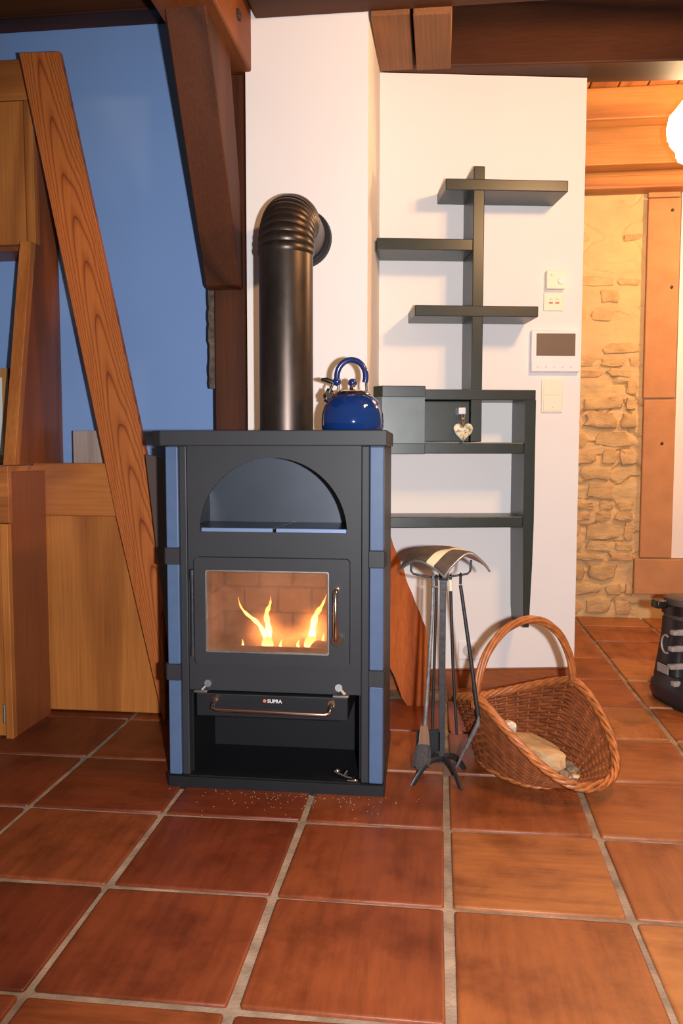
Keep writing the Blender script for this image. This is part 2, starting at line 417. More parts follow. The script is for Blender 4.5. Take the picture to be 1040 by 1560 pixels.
def mat_glass():
    mt = bpy.data.materials.new('sooty_glass'); mt.use_nodes = True; nt = mt.node_tree; nt.nodes.clear()
    out = nd(nt, 'ShaderNodeOutputMaterial'); tr = nd(nt, 'ShaderNodeBsdfTransparent'); tr.inputs[0].default_value = (1, .93, .86, 1)
    df = nd(nt, 'ShaderNodeBsdfDiffuse'); gl = nd(nt, 'ShaderNodeBsdfGlossy'); gl.inputs['Roughness'].default_value = .06
    v = mapped(nt, (1, 1, 1)); f = noise_t(nt, v, 7, 4, .6)
    nt.links.new(ramp(nt, f, [(.3, rgb(122, 80, 56)), (.7, rgb(164, 112, 82))]), df.inputs[0])
    m1 = nd(nt, 'ShaderNodeMixShader'); m2 = nd(nt, 'ShaderNodeMixShader'); m2.inputs[0].default_value = .05
    r = nd(nt, 'ShaderNodeMapRange'); r.inputs[1].default_value = .25; r.inputs[2].default_value = .75; r.inputs[3].default_value = .45; r.inputs[4].default_value = .70
    nt.links.new(f, r.inputs[0]); nt.links.new(r.outputs[0], m1.inputs[0])
    nt.links.new(tr.outputs[0], m1.inputs[1]); nt.links.new(df.outputs[0], m1.inputs[2])
    nt.links.new(m1.outputs[0], m2.inputs[1]); nt.links.new(gl.outputs[0], m2.inputs[2]); nt.links.new(m2.outputs[0], out.inputs[0])
    return mt
M['glass'] = mat_glass()

# ------------------------------------------------------------------ the setting
# floor: grout bed and one object for every tile
fb = MB(); fb.box(-3.2, 2.6, .3, 5.3, -.06, 0)
floor = fb.build('floor', M['grout']); place(floor, 'terracotta tiled floor with wide grey-brown grout joints', 'floor', kind='structure')
X0, Y0, SX, SY = .0277, 1.7358, .3871, .3763
def tile_mesh(rx, ry):
    pts_o, pts_i = [], []
    g = .0095
    hx, hy = SX/2-g, SY/2-g
    c = .006
    j = lambda s: random.uniform(-s, s)
    for sx, sy in ((1, 1), (-1, 1), (-1, -1), (1, -1)):
        cx, cy = sx*(hx+j(.0025)), sy*(hy+j(.0025))
        tri = [(cx, cy-sy*c), (cx-sx*c*.3, cy-sy*c*.3), (cx-sx*c, cy)]
        if sx*sy < 0: tri = tri[::-1]
        pts_o += tri
    n = len(pts_o)
    b = bmesh.new()
    dz = [j(.0012) for _ in range(4)]
    ring = lambda k, z: [b.verts.new((x*k, y*k, z + (dz[i//3] if z > 0 else 0))) for i, (x, y) in enumerate(pts_o)]
    R = [ring(1.0, -.004), ring(1.0, .0045), ring(.991, .0066), ring(.965, .0072)]
    for a, d in zip(R, R[1:]):
        for i in range(n): b.faces.new((a[i], a[(i+1) % n], d[(i+1) % n], d[i]))
    b.faces.new(R[-1])
    bmesh.ops.recalc_face_normals(b, faces=b.faces[:])
    me = bpy.data.meshes.new('tile'); b.to_mesh(me); b.free(); me.materials.append(M['tile'])
    me.polygons.foreach_set('use_smooth', [True]*len(me.polygons))
    return me
tile_meshes = [tile_mesh(0, 0) for _ in range(10)]
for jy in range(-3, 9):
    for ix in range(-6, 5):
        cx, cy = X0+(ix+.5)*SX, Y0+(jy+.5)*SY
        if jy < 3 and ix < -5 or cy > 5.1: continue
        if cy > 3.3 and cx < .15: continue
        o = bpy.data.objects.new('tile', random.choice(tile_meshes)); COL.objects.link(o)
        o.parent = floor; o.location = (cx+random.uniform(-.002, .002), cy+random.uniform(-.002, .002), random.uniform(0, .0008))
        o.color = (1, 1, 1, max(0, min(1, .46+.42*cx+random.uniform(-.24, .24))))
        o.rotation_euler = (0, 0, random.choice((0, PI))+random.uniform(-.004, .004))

# walls
b = MB(); b.box(-3.2, -.60, 3.15, 3.27, 0, 2.9)
place(b.build('wall_left', M['blue_wall']), 'blue painted wall behind the wooden cabinets', 'wall', kind='structure')
b = MB(); b.prism([(-.698, 2.95, 0), (-.263, 2.95, 0), (-.252, 3.40, 0), (-.698, 3.14, 0)], (0, 0, 2.75))
place(b.build('wall_center', M['white']), 'white chimney breast behind the stove pipe', 'wall', kind='structure')

TH = math.radians(10)
WO = Vector((.568, 3.514, 0)); WT = Vector((math.cos(TH), math.sin(TH), 0)); WN = Vector((math.sin(TH), -math.cos(TH), 0))
MW = Matrix(((WT.x, WN.x, 0, WO.x), (WT.y, WN.y, 0, WO.y), (0, 0, 1, 0), (0, 0, 0, 1)))   # (t, d, z) on the right wall -> world
b = MB(); b.box(-.86, 0, -.13, 0, 0, 2.49); b.xf(MW)
place(b.build('wall_right', M['white']), 'white wall carrying the dark green shelf', 'wall', kind='structure')
b = MB(); b.box(-.80, 0, 0, .014, 0, .085, .003); b.box(-.80, 0, 0, .017, .081, .088, .002); b.xf(MW)
place(b.build('baseboard_right', M['base_wood']), 'brown wooden skirting under the white shelf wall', 'baseboard', kind='structure')

# stone wall of the bay
bw = MB(); bw.box(.2, 2.4, 5.03, 5.2, 0, 2.9)
def rough(x, z):
    n = noise.noise(Vector((x*5, z*13, 1.3)))+.5*noise.noise(Vector((x*11, z*30, 4.1)))+.3*noise.noise(Vector((x*30, z*70, 7)))
    q = noise.noise(Vector((x*3.2, z*9+.6*noise.noise(Vector((x*9, z*4, 2))), 9.5)))
    amp = .35 if z > 1.5 else 1.0
    return amp*(.008*n + .016*max(0, .10-abs(q))/.10)
nx, nz = 56, 260
gb = bmesh.new(); gv = [[gb.verts.new((.68+.50*i/nx, 5.004+rough(.68+.50*i/nx, 2.5*j/nz), 2.5*j/nz)) for i in range(nx+1)] for j in range(nz+1)]
for j in range(nz):
    for i in range(nx): gb.faces.new((gv[j][i], gv[j][i+1], gv[j+1][i+1], gv[j+1][i]))
bw.add(gb); bw.box(1.17, 2.4, 5.004, 5.03, 0, 2.9); bw.box(.2, .69, 5.004, 5.03, 0, 2.9)
wall_back = bw.build('wall_back', M['plaster_rough']); place(wall_back, 'rubble stone wall smeared with yellow mortar in the bay', 'wall', kind='structure')
def stone_piece(x0, x1, z0, z1, proud):
    n = 12; b = bmesh.new(); R = []
    cx, cz = (x0+x1)/2, (z0+z1)/2; hx, hz = (x1-x0)/2, (z1-z0)/2
    off = [random.uniform(.72, 1.06) for _ in range(n)]
    tilt = random.uniform(-.12, .12)
    for k, y in ((1.0, 5.004), (.97, 5.0-proud*.6), (.86, 5.0-proud), (.45, 5.0-proud*1.1)):
        ring = []
        for i in range(n):
            a = 2*PI*i/n
            ca, sa = math.cos(a), math.sin(a)
            x = math.copysign(abs(ca)**.42, ca)*hx*off[i]*k; z = math.copysign(abs(sa)**.42, sa)*hz*off[(i*5) % n]*k
            z += x*tilt
            ring.append(b.verts.new((cx+x, y+(random.uniform(-.004, .004) if k < 1 else .012), cz+z)))
        R.append(ring)
    for a, d in zip(R, R[1:]):
        for i in range(n): b.faces.new((a[i], a[(i+1) % n], d[(i+1) % n], d[i]))
    b.faces.new(R[-1]); bmesh.ops.recalc_face_normals(b, faces=b.faces[:])
    mb = MB(); mb.add(b); o = mb.build('stone', M['stone'], wall_back, smooth=50); return o
z = .015
while z < 2.40:
    h = random.uniform(.055, .125); x = .70+random.uniform(-.1, .04)
    while x < 1.14:
        wd = random.uniform(.10, .26)
        if random.random() < (.9 if z < 1.3 else .35) and x+wd > .8 and x < 1.12:
            stone_piece(x+.004, min(x+wd-.006, 1.138), z+.004, z+h-.004+random.uniform(-.012, .008), random.uniform(.004, .016) if z < 1.3 else random.uniform(.001, .004))
        x += wd
    z += h
# sandstone door surround: separate dressed blocks
for i, (x0, x1, z0, z1, y) in enumerate([(1.158, 1.335, 2.435, 2.47, 4.975), (1.160, 1.338, 1.302, 2.43, 4.972), (1.165, 1.345, .372, 1.294, 4.972), (1.135, 1.62, .155, .366, 4.962)]):
    b = MB(); b.box(x0, x1, y, 5.004, z0, z1, .006, 2); b.build('sandstone_block', M['sandstone'], wall_back)
b = MB(); b.box(1.346, 2.3, 4.985, 5.003, .372, 2.47); place(b.build('wall_right_far', M['white'], wall_back), None)
b = MB()
for x, z in ((1.30, 1.93), (1.272, 1.04), (1.292, 2.36)): b.sphere((x, 4.972, z), .011, 1, .3, 1, 1)
b.build('stone_pit', M['peg'], wall_back, kind='stuff')

# bay ceiling: planks, joists, wall plate
b = MB(); b.box(.1, 2.6, 3.5, 5.2, 2.872, 2.93)
ceil = b.build('ceiling', M['bay_plank']); place(ceil, 'boarded ceiling of orange-brown planks over the bay', 'ceiling', kind='structure')
for k in range(14):
    x = .30+k*.145
    b = MB(); b.box(x+.003, x+.142, 3.52, 5.0, 2.85, 2.874, .004); b.build('plank', M['bay_plank'], ceil)
def beam(name, mat, label, dims, bev=.006, rotz=0, pivot=None):
    b = MB(); b.box(*dims, bev, 2)
    if rotz: b.xf(Matrix.Translation(Vector(pivot)) @ Matrix.Rotation(rotz, 4, 'Z') @ Matrix.Translation(-Vector(pivot)))
    o = b.build(name, mat)
    return place(o, label, 'beam', kind='structure')
beam('ceiling_joist', M['bay_wood_x'], 'orange lit joist nearer the camera in the bay ceiling', (.2, 2.5, 4.48, 4.60, 2.69, 2.85))
beam('ceiling_joist', M['bay_wood_x'], 'broad bright orange joist farther back in the bay ceiling', (.2, 2.5, 4.75, 4.868, 2.552, 2.85))
b = MB(); b.box(.2, 2.5, 4.872, 4.998, 2.462, 2.53, .006, 2); b.box(.2, 2.5, 4.95, 4.998, 2.53, 2.86)
place(b.build('wall_plate', M['bay_wood_x']), 'brown wall plate lying along the top of the stone wall', 'beam', kind='structure')
place((lambda mb: mb.build('ceiling_main', M['dark_beam_x']))((lambda q: (q.box(-3.2, 2.6, 1.2, 3.5, 2.93, 3.0), q)[1])(MB())), 'dark boarded ceiling over the main room', 'ceiling', kind='structure')
beam('ceiling_beam', M['dark_beam_x'], 'dark brown beam over the white shelf wall', (-.24, 2.2, 3.35, 3.53, 2.492, 2.92), rotz=math.radians(3.5), pivot=(0, 3.35, 2.49))
beam('ceiling_beam', M['dark_beam_x'], 'brown cross beam along the top edge of the picture', (-.66, 2.2, 2.62, 2.945, 2.505, 2.8))
beam('ceiling_beam', M['dark_beam_x'], 'dark beam over the blue wall, top left', (-3.2, -.872, 3.04, 3.148, 2.612, 2.92))
# pegged beam running towards the camera
b = MB(); b.prism([(-.87, 1.3, 2.33), (-.87, 2.955, 2.33), (-.87, 2.985, 2.36), (-.87, 2.985, 2.62), (-.87, 1.3, 2.62)], (.193, 0, 0), .008, 2)
pb = b.build('pegged_beam', M['dark_beam_y']); place(pb, 'dark beam end with two wooden pegs above the knee brace', 'beam', kind='structure')
for y, zz in ((2.655, 2.456), (2.76, 2.428)):
    b = MB(); b.box(-.684, -.668, y-.018, y+.018, zz-.014, zz+.014, .004, 2); b.build('peg', M['peg'], pb)
# two short joists between the cross beam and the wall beam
b = MB(); b.box(-.256, -.121, 2.94, 3.362, 2.490, 2.72, .004, 1)
place(b.build('short_joist', M['joist_pale']), 'short brown joist tucked against the chimney breast under the ceiling', 'beam', kind='structure')
b = MB(); b.box(-.109, .024, 2.94, 3.358, 2.484, 2.72, .004, 1)
place(b.build('short_joist', M['joist_pale']), 'short brown joist right of the one against the chimney breast', 'beam', kind='structure')
# post and knee brace
b = MB(); b.box(-.822, -.706, 2.957, 3.148, 0, 2.33, .004, 1); b.box(-.86, -.70, 2.99, 3.149, 2.33, 2.92, .004, 1)
place(b.build('timber_post', M['dark_beam_z']), 'dark brown timber post left of the chimney breast', 'beam', kind='structure')
b = MB(); b.prism([(-.842, 2.50, 2.345), (-.842, 2.92, 1.585), (-.842, 2.957, 1.575), (-.842, 2.957, 1.82), (-.842, 2.79, 2.345)], (.128, 0, 0), .004, 1)
place(b.build('knee_brace', M['dark_beam_z']), 'slanting dark knee brace between the post and the pegged beam', 'beam', kind='structure')

# ------------------------------------------------------------------ stove
SL = (-.475, 2.53, 0)
st = thing('wood_stove', 'dark grey wood burning stove with blue ceramic corner strips and a lit fire', 'stove', SL)
FY = 2.302
b = MB(); b.prism([(-.789, 2.29, 0), (-.151, 2.29, 0), (-.151, 2.30, 0), (-.162, 2.775, 0), (-.805, 2.775, 0), (-.805, 2.32, 0)], (0, 0, .038), .002, 1)
b.build('plinth', M['stove_deep'], st)
b = MB(); b.prism([(-.800, 2.285, 1.012), (-.148, 2.285, 1.012), (-.1475, 2.310, 1.012), (-.160, 2.795, 1.012), (-.835, 2.795, 1.012), (-.835, 2.322, 1.012)], (0, 0, .044), .003, 2)
b.build('top_plate', M['stove'], st)
for side in (-1, 1):
    if side < 0: pts = [(-.752, 2.33), (-.789, 2.33), (-.789, 2.770), (-.773, 2.770), (-.773, 2.36), (-.752, 2.36)]
    else: pts = [(-.197, 2.33), (-.158, 2.33), (-.157, 2.345), (-.165, 2.770), (-.181, 2.770), (-.164, 2.36), (-.197, 2.36)]
    b = MB(); b.prism([(x, y, .038) for x, y in pts], (0, 0, .974), .0, 1); b.build('side_panel', M['stove'], st)
    for z0, z1 in ((.716, 1.010), (.372, .668), (.040, .324)):
        b = MB()
        if side < 0: b.prism([(-.7895, FY, z0), (-.753, FY, z0), (-.753, 2.329, z0), (-.7895, 2.329, z0)], (0, 0, z1-z0), .003, 2)
        else: b.prism([(-.1965, FY, z0), (-.1575, FY, z0), (-.156, 2.329, z0), (-.1965, 2.329, z0)], (0, 0, z1-z0), .003, 2)
        b.build('ceramic_strip', M['ceramic'], st, label='blue ceramic strip')
    for z0, z1 in ((.668, .716), (.324, .372)):
        b = MB()
        if side < 0: b.prism([(-.793, FY-.003, z0), (-.751, FY-.003, z0), (-.751, 2.329, z0), (-.801, 2.329, z0), (-.801, 2.312, z0)], (0, 0, z1-z0), .0015, 1)
        else: b.prism([(-.199, FY-.003, z0), (-.1545, FY-.003, z0), (-.1500, 2.335, z0), (-.199, 2.329, z0)], (0, 0, z1-z0), .0015, 1)
        b.build('corner_band', M['stove'], st)
# corner columns
for x0, x1 in ((-.752, -.7285), (-.221, -.197)):
    b = MB(); b.box(x0+.0005, x1-.001, 2.308, 2.36, .038, 1.012, .003, 2); b.build('corner_column', M['stove'], st)
b = MB(); b.box(-.785, -.182, 2.755, 2.772, .038, 1.012); b.build('back_panel', M['stove_deep'], st)
# front panel with arch and fire opening
cx, rz, zb = -.4775, .2145, .764
arch = [(cx-.2155, zb)] + [(cx-math.cos(a)*.2155, zb+math.sin(a)*rz) for a in [PI*i/40 for i in range(41)]][1:-1] + [(cx+.2155, zb)]
b = MB(); b.plate([(-.728, .296), (-.2215, .296), (-.2215, 1.012), (-.728, 1.012)], [arch, [(-.66, .43), (-.32, .43), (-.32, .645), (-.66, .645)]], 2.312, 2.32)
b.build('front_panel', M['stove'], st)
# niche
b = MB()
b.box(-.735, -.215, 2.55, 2.556, .745, 1.0); b.build('niche_back', M['niche'], st); b = MB(); b.box(-.735, -.729, 2.322, 2.552, .745, 1.0); b.box(-.221, -.215, 2.322, 2.552, .745, 1.0); b.box(-.735, -.215, 2.322, 2.556, .996, 1.004)
b.build('niche_lining', M['stove_deep'], st)  # black on the niche sides stands in for the shadow there
b = MB(); b.prism([(-.728, 2.324, .762), (-.478, 2.324, .762), (-.455, 2.548, .762), (-.728, 2.548, .762)], (0, 0, .012), .002, 1); b.build('cooking_plate', M['cook_plate'], st)
b = MB(); b.prism([(-.470, 2.324, .762), (-.222, 2.324, .762), (-.222, 2.548, .762), (-.447, 2.548, .762)], (0, 0, .012), .002, 1); b.build('cooking_plate', M['cook_plate'], st)
b = MB(); b.box(-.690, -.479, 2.3205, 2.3238, .763, .7745, .001); b.build('plate_lip', M['lip_glint'], st, label='bluish bright edge'); b = MB(); b.box(-.469, -.265, 2.3205, 2.3238, .763, .7745, .001); b.build('plate_lip', M['lip_glint'], st, label='bluish bright edge')
# firebox
fbx = MB()
fbx.box(-.735, -.215, 2.66, 2.668, .37, .745); fbx.box(-.735, -.215, 2.322, 2.668, .738, .745); fbx.box(-.735, -.215, 2.322, 2.668, .372, .38)
fbx.box(-.735, -.728, 2.322, 2.668, .372, .745); fbx.box(-.222, -.215, 2.322, 2.668, .372, .745)
fire = fbx.build('firebox', M['stove_black'], st)
for r in range(4):
    for k in range(4):
        x0 = -.70+k*.113-(.05 if r % 2 else 0); z0 = .384+r*.086
        b = MB(); b.box(max(x0, -.726), min(x0+.108, -.224), 2.625, 2.656, z0, z0+.081, .004); b.build('firebrick', M['brick'], fire)
for sgn in (0, 1):
    for r in range(4):
        b = MB(); xx = -.726 if sgn == 0 else -.244
        b.box(xx, xx+.02, 2.36, 2.62, .384+r*.086, .384+r*.086+.081, .004); b.build('firebrick', M['brick'], fire)
def rough_log(name, a, c, r, mat, parent, n=10, seed=0):
    a, c = Vector(a), Vector(c); d = (c-a).normalized(); x = d.orthogonal().normalized(); y = d.cross(x)
    rings = []
    for i in range(7):
        p = a.lerp(c, i/6)
        rings.append([p+(x*math.cos(2*PI*j/n)+y*math.sin(2*PI*j/n))*r*(1+.28*noise.noise(Vector((j*1.7+seed, i*.6, seed)))) for j in range(n)])
    b = MB(); b.loft(rings); return b.build(name, mat, parent, smooth=45)
rough_log('burning_log', (-.64, 2.47, .405), (-.36, 2.50, .405), .026, M['char'], st, seed=3)
rough_log('burning_log', (-.60, 2.55, .408), (-.33, 2.42, .402), .022, M['char'], st, seed=8)
b = MB()
for i in range(46):
    x = random.uniform(-.60, -.33); b.sphere((x, random.uniform(2.38, 2.6), .384), random.uniform(.006, .013), 1, 1, .6, 1)
b.build('ember_bed', M['ember'], st, kind='stuff')
def flame(pts, w, mat='flame', flat=.45):
    P = []
    k = 18
    for i in range(k):
        t = i/(k-1)*(len(pts)-1); j = min(int(t), len(pts)-2); f = t-j
        p = Vector(pts[j]).lerp(Vector(pts[j+1]), f); P.append(p)
    for _ in range(2): P = [P[0]]+[(P[i-1]+P[i]*2+P[i+1])/4 for i in range(1, k-1)]+[P[-1]]
    R = [max(.0008, w*(math.sin(PI*min(1, (i/(k-1))*.80+.20))**.8)*(1-.55*i/(k-1))*(1+.25*math.sin(i*1.9))) for i in range(k)]
    R[-1] = .0006
    b = MB(); b.tube(P, R, 12, flat, up=(1, 0, 0)); return b.build('flame', M[mat], st, smooth=180)
FYY = 2.44
FL = [([(-.523, 0, .392), (-.530, 0, .44), (-.552, 0, .475), (-.583, 0, .495), (-.606, 0, .520), (-.612, 0, .55)], .0085),
      ([(-.520, .01, .388), (-.518, .01, .45), (-.527, 0, .50), (-.512, 0, .53), (-.510, 0, .555)], .011),
      ([(-.386, 0, .388), (-.384, 0, .44), (-.374, 0, .50), (-.352, 0, .53), (-.338, 0, .565)], .0125),
      ([(-.355, .02, .39), (-.352, .02, .42), (-.346, 0, .45)], .007),
      ([(-.425, 0, .39), (-.428, 0, .41), (-.422, 0, .425)], .006),
      ([(-.478, 0, .39), (-.482, 0, .405), (-.476, 0, .425)], .006),
      ([(-.60, 0, .39), (-.598, 0, .405), (-.60, 0, .42)], .005)]
for pts_, w_ in FL:
    flame([(x, FYY+y, z) for x, y, z in pts_], w_)
for gx, gz, r_ in ((-.521, .405, .021), (-.386, .408, .026)):
    b = MB(); b.sphere((gx, FYY, gz), r_, .9, .6, 1.15, 3); b.build('flame', M['flame'], st, smooth=180)
for gx, gz, rx, rz_ in ((-.53, .445, .075, .085), (-.375, .455, .075, .09), (-.45, .42, .19, .06)):
    b = MB(); b.sphere((gx, 2.45, gz), 1, rx, .06, rz_, 3); b.build('fire_glow', M['halo'], st, smooth=180)
fo = lamp('firelight', 'POINT', (-.45, 2.42, .50), 2.6, (1, .45, .15), .05)
# door
def rrect(x0, x1, z0, z1, r, n=5):
    P = []
    for (cx_, cz_, a0) in ((x1-r, z1-r, 0), (x0+r, z1-r, PI/2), (x0+r, z0+r, PI), (x1-r, z0+r, 1.5*PI)):
        P += [(cx_+r*math.cos(a0+PI/2*i/n), cz_+r*math.sin(a0+PI/2*i/n)) for i in range(n+1)]
    return P
b = MB(); b.plate(rrect(-.703, -.252, .380, .692, .012), [rrect(-.671, -.310, .415, .656, .006)], 2.286, 2.311)
door = b.build('fire_door', M['stove'], st)
b = MB(); b.plate(rrect(-.672, -.309, .414, .657, .006), [rrect(-.667, -.314, .4195, .652, .006)], 2.290, 2.298); b.build('glass_retainer', M['dull_metal'], door, label='pale metal strip around the glass')
b = MB(); b.box(-.6685, -.3125, 2.293, 2.297, .418, .6535); b.build('window_pane', M['glass'], door, label='soot-tinted glass')
b = MB(); b.tube([(-.288, 2.284, .606), (-.288, 2.262, .606), (-.288, 2.256, .598), (-.288, 2.256, .48), (-.288, 2.260, .468), (-.284, 2.284, .458)], .0068, 12)
b.lathe([(.014, -.004), (.016, 0), (.014, .004)], (0, 0, 0), 18).xf(Matrix.Identity(4))
b2 = MB(); b2.tube([(-.288, 2.284, .606), (-.288, 2.262, .606), (-.288, 2.256, .598), (-.288, 2.256, .48), (-.288, 2.260, .468), (-.286, 2.284, .458)], .0068, 12)
b2.tube([(-.284, 2.286, .462), (-.284, 2.270, .462)], [.018, .017], 18); b2.tube([(-.288, 2.286, .606), (-.288, 2.276, .606)], .010, 14)
b2.build('door_handle', M['brass'], door, smooth=40, label='coppery chrome upright handle'); b.bm.free()
b = MB(); b.tube([(-.712, 2.296, .655), (-.712, 2.296, .40)], .006, 10); b.tube([(-.712, 2.296, .655), (-.712, 2.296, .625)], .008, 10); b.tube([(-.712, 2.296, .43), (-.712, 2.296, .40)], .008, 10)
b.build('hinge', M['iron'], door, smooth=40)
# ash drawer
b = MB(); b.box(-.703, -.257, 2.292, 2.56, .224, .292, .003, 2)
drawer = b.build('ash_drawer', M['stove_deep'], st)
b = MB(); b.tube([(-.646, 2.292, .278), (-.646, 2.270, .270), (-.644, 2.255, .262), (-.632, 2.252, .2575), (-.318, 2.252, .2545), (-.306, 2.255, .258), (-.304, 2.270, .266), (-.304, 2.292, .274)], .0062, 12)
b.tube([(-.646, 2.292, .278), (-.646, 2.286, .278)], .011, 14); b.tube([(-.304, 2.292, .274), (-.304, 2.286, .274)], .011, 14)
b.build('drawer_handle', M['brass'], drawer, smooth=40, label='coppery chrome bar handle')
cu = bpy.data.curves.new('lettering', 'FONT'); cu.body = 'SUPRA'; cu.size = .0145; cu.extrude = .0004; cu.align_x = 'LEFT'
lt = bpy.data.objects.new('lettering', cu); COL.objects.link(lt); lt.parent = drawer
lt.matrix_basis = Matrix.Translation(Vector((-.491, 2.2912, .2705))-Vector(SL)) @ Matrix.Rotation(PI/2, 4, 'X'); lt.data.offset = .0004
bpy.context.view_layer.update()
tm = bpy.data.meshes.new_from_object(lt.evaluated_get(bpy.context.evaluated_depsgraph_get()))
bpy.data.objects.remove(lt); lt = bpy.data.objects.new('lettering', tm); COL.objects.link(lt); lt.parent = drawer
lt.matrix_basis = Matrix.Translation(Vector((-.491, 2.2912, .2705))-Vector(SL)) @ Matrix.Rotation(PI/2, 4, 'X')
tm.materials.clear(); tm.materials.append(M['pale_print'])
b = MB(); b.tube([(-.499, 2.2925, .2755), (-.499, 2.2905, .2755)], .0058, 5); b.build('emblem', M['red_mark'], drawer, label='small orange emblem')
# latches above the drawer
for x, s in ((-.681, 1), (-.272, -1)):
    b = MB(); b.box(x-.028, x+.012 if s > 0 else x+.018, 2.285, 2.312, .2945, .301, .001); b.tube([(x+.012*s, 2.314, .318), (x+.012*s, 2.296, .320)], [.009, .011], 10); b.tube([(x+.012*s, 2.304, .318), (x-.006*s, 2.297, .300)], .005, 8)
    b.build('latch', M['dull_metal'], st, smooth=40)
# log compartment
b = MB(); b.box(-.728, -.222, 2.56, 2.566, .038, .30); b.box(-.7285, -.7225, 2.33, 2.56, .038, .30); b.box(-.2275, -.2215, 2.33, 2.56, .038, .30); b.box(-.7285, -.2215, 2.30, 2.56, .038, .042)
b.build('log_compartment', M['stove_black'], st)
# flue
fp = thing('flue_pipe', 'smoky brown-black steel stove pipe bending back into the white chimney breast', 'stove pipe', (-.493, 2.62, 1.056))
PX, PYY, PR, ZA, RB = -.493, 2.62, .0857, 1.748, .135
b = MB(); b.tube([(PX, PYY, 1.0565), (PX, PYY, 1.3), (PX, PYY, ZA-RB)], PR, 48); b.tube([(PX, PYY, 1.0565), (PX, PYY, 1.066)], PR+.002, 48)
b.build('straight_pipe', M['pipe'], fp, smooth=40)
rings = []
NS = 11
for i in range(NS*6+1):
    a = PI/2*i/(NS*6); ph = (i % 6)/6
    rr = PR*(1.0+.05*math.sin(PI*ph)**.7) if 0 < i < NS*6 else PR
    c = Vector((PX, PYY+RB*(1-math.cos(a)), ZA-RB+RB*math.sin(a)))
    t = Vector((0, math.sin(a), math.cos(a))); x = Vector((1, 0, 0)); y = t.cross(x)
    rings.append([c+(x*math.cos(2*PI*j/48)+y*math.sin(2*PI*j/48))*rr for j in range(48)])
b = MB(); b.loft(rings); b.build('ribbed_elbow', M['pipe'], fp, smooth=35)
b = MB(); b.tube([(PX, PYY+RB, ZA), (PX, 2.948, ZA)], PR, 48); b.build('wall_pipe', M['pipe'], fp, smooth=40)
b = MB(); b.tube([(PX, 2.928, ZA), (PX, 2.9485, ZA)], [PR+.014, PR+.018], 48); b.build('wall_rosette', M['stove_deep'], fp, smooth=30)

# small metal key lying in the log compartment
b = MB(); b.tube([(-.30, 2.335, .060), (-.283, 2.33, .054), (-.262, 2.322, .049), (-.245, 2.315, .048)], [.007, .006, .006, .007], 8); b.box(-.262, -.228, 2.302, 2.328, .0425, .049, .002); b.sphere((-.292, 2.333, .058), .010, 1, .6, 1, 1); b.tube([(-.272, 2.326, .051), (-.262, 2.33, .066)], .005, 8)
k_ = solo(b.build('stove_key', M['chrome'], smooth=40), (-.265, 2.32, .042)); place(k_, 'small chrome stove key lying on the front lip of the log compartment', 'key')

# ------------------------------------------------------------------ kettle
KX, KY, KZ = -.267, 2.5, 1.0563
kt = thing('kettle', 'blue enamel whistling kettle with chrome trim on the stove top', 'kettle', (KX, KY, KZ))
b = MB(); b.lathe([(.070, 0), (.088, .001), (.0935, .008), (.0945, .03), (.093, .052), (.087, .075), (.076, .094), (.062, .106), (.052, .111)], (KX, KY, KZ), 56)
b.build('body', M['kettle'], kt, smooth=50)
b = MB(); b.lathe([(.054, .109), (.056, .112), (.053, .117), (.046, .121), (.028, .125), (.012, .127), (.009, .132), (.009, .138)], (KX, KY, KZ), 44)
b.build('lid', M['brass'], kt, smooth=50)
b = MB(); b.sphere((KX, KY, KZ+.1475), .0135, 1, 1, .95, 3); b.build('lid_knob', M['kettle_handle'], kt, smooth=180)
hp = []
for i in range(25):
    a = PI*(1.12-1.24*i/24)
    hp.append((KX-.004+.044*math.cos(a), KY, KZ+.166+.050*math.sin(a)))
b = MB(); b.tube(hp, [.0088]*25, 14); b.sphere(Vector(hp[0])+Vector((-.003, 0, .004)), .013, 1, .8, 1.1, 2)
b.build('handle', M['kettle_handle'], kt, smooth=60)
b = MB(); b.tube([(KX+.041, KY, KZ+.148), (KX+.043, KY, KZ+.106)], .004, 8); b.build('handle_bracket', M['chrome'], kt, smooth=60); b = MB(); b.tube([(KX-.042, KY, KZ+.148), (KX-.047, KY, KZ+.104)], .004, 8); b.build('handle_bracket', M['chrome'], kt, smooth=60)
b = MB(); b.tube([(KX-.05, KY, KZ+.085), (KX-.066, KY, KZ+.104), (KX-.080, KY, KZ+.119)], [.021, .017, .015], 16); b.build('spout', M['brass'], kt, smooth=50)
b = MB(); b.tube([(KX-.081, KY-.004, KZ+.098), (KX-.071, KY-.004, KZ+.119), (KX-.067, KY-.004, KZ+.128)], [.010, .011, .010], 12); b.tube([(KX-.083, KY-.004, KZ+.100), (KX-.062, KY-.004, KZ+.088)], .009, 10); b.build('whistle_cap', M['black_plastic'], kt, smooth=50)
b = MB(); b.tube([(KX-.096, KY, KZ+.158), (KX-.080, KY, KZ+.157), (KX-.064, KY, KZ+.151), (KX-.055, KY, KZ+.146)], [.004, .0075, .0065, .005], 12, flat=.7); b.tube([(KX-.058, KY, KZ+.150), (KX-.068, KY, KZ+.125)], .004, 8); b.build('whistle_lever', M['black_plastic'], kt, smooth=50)

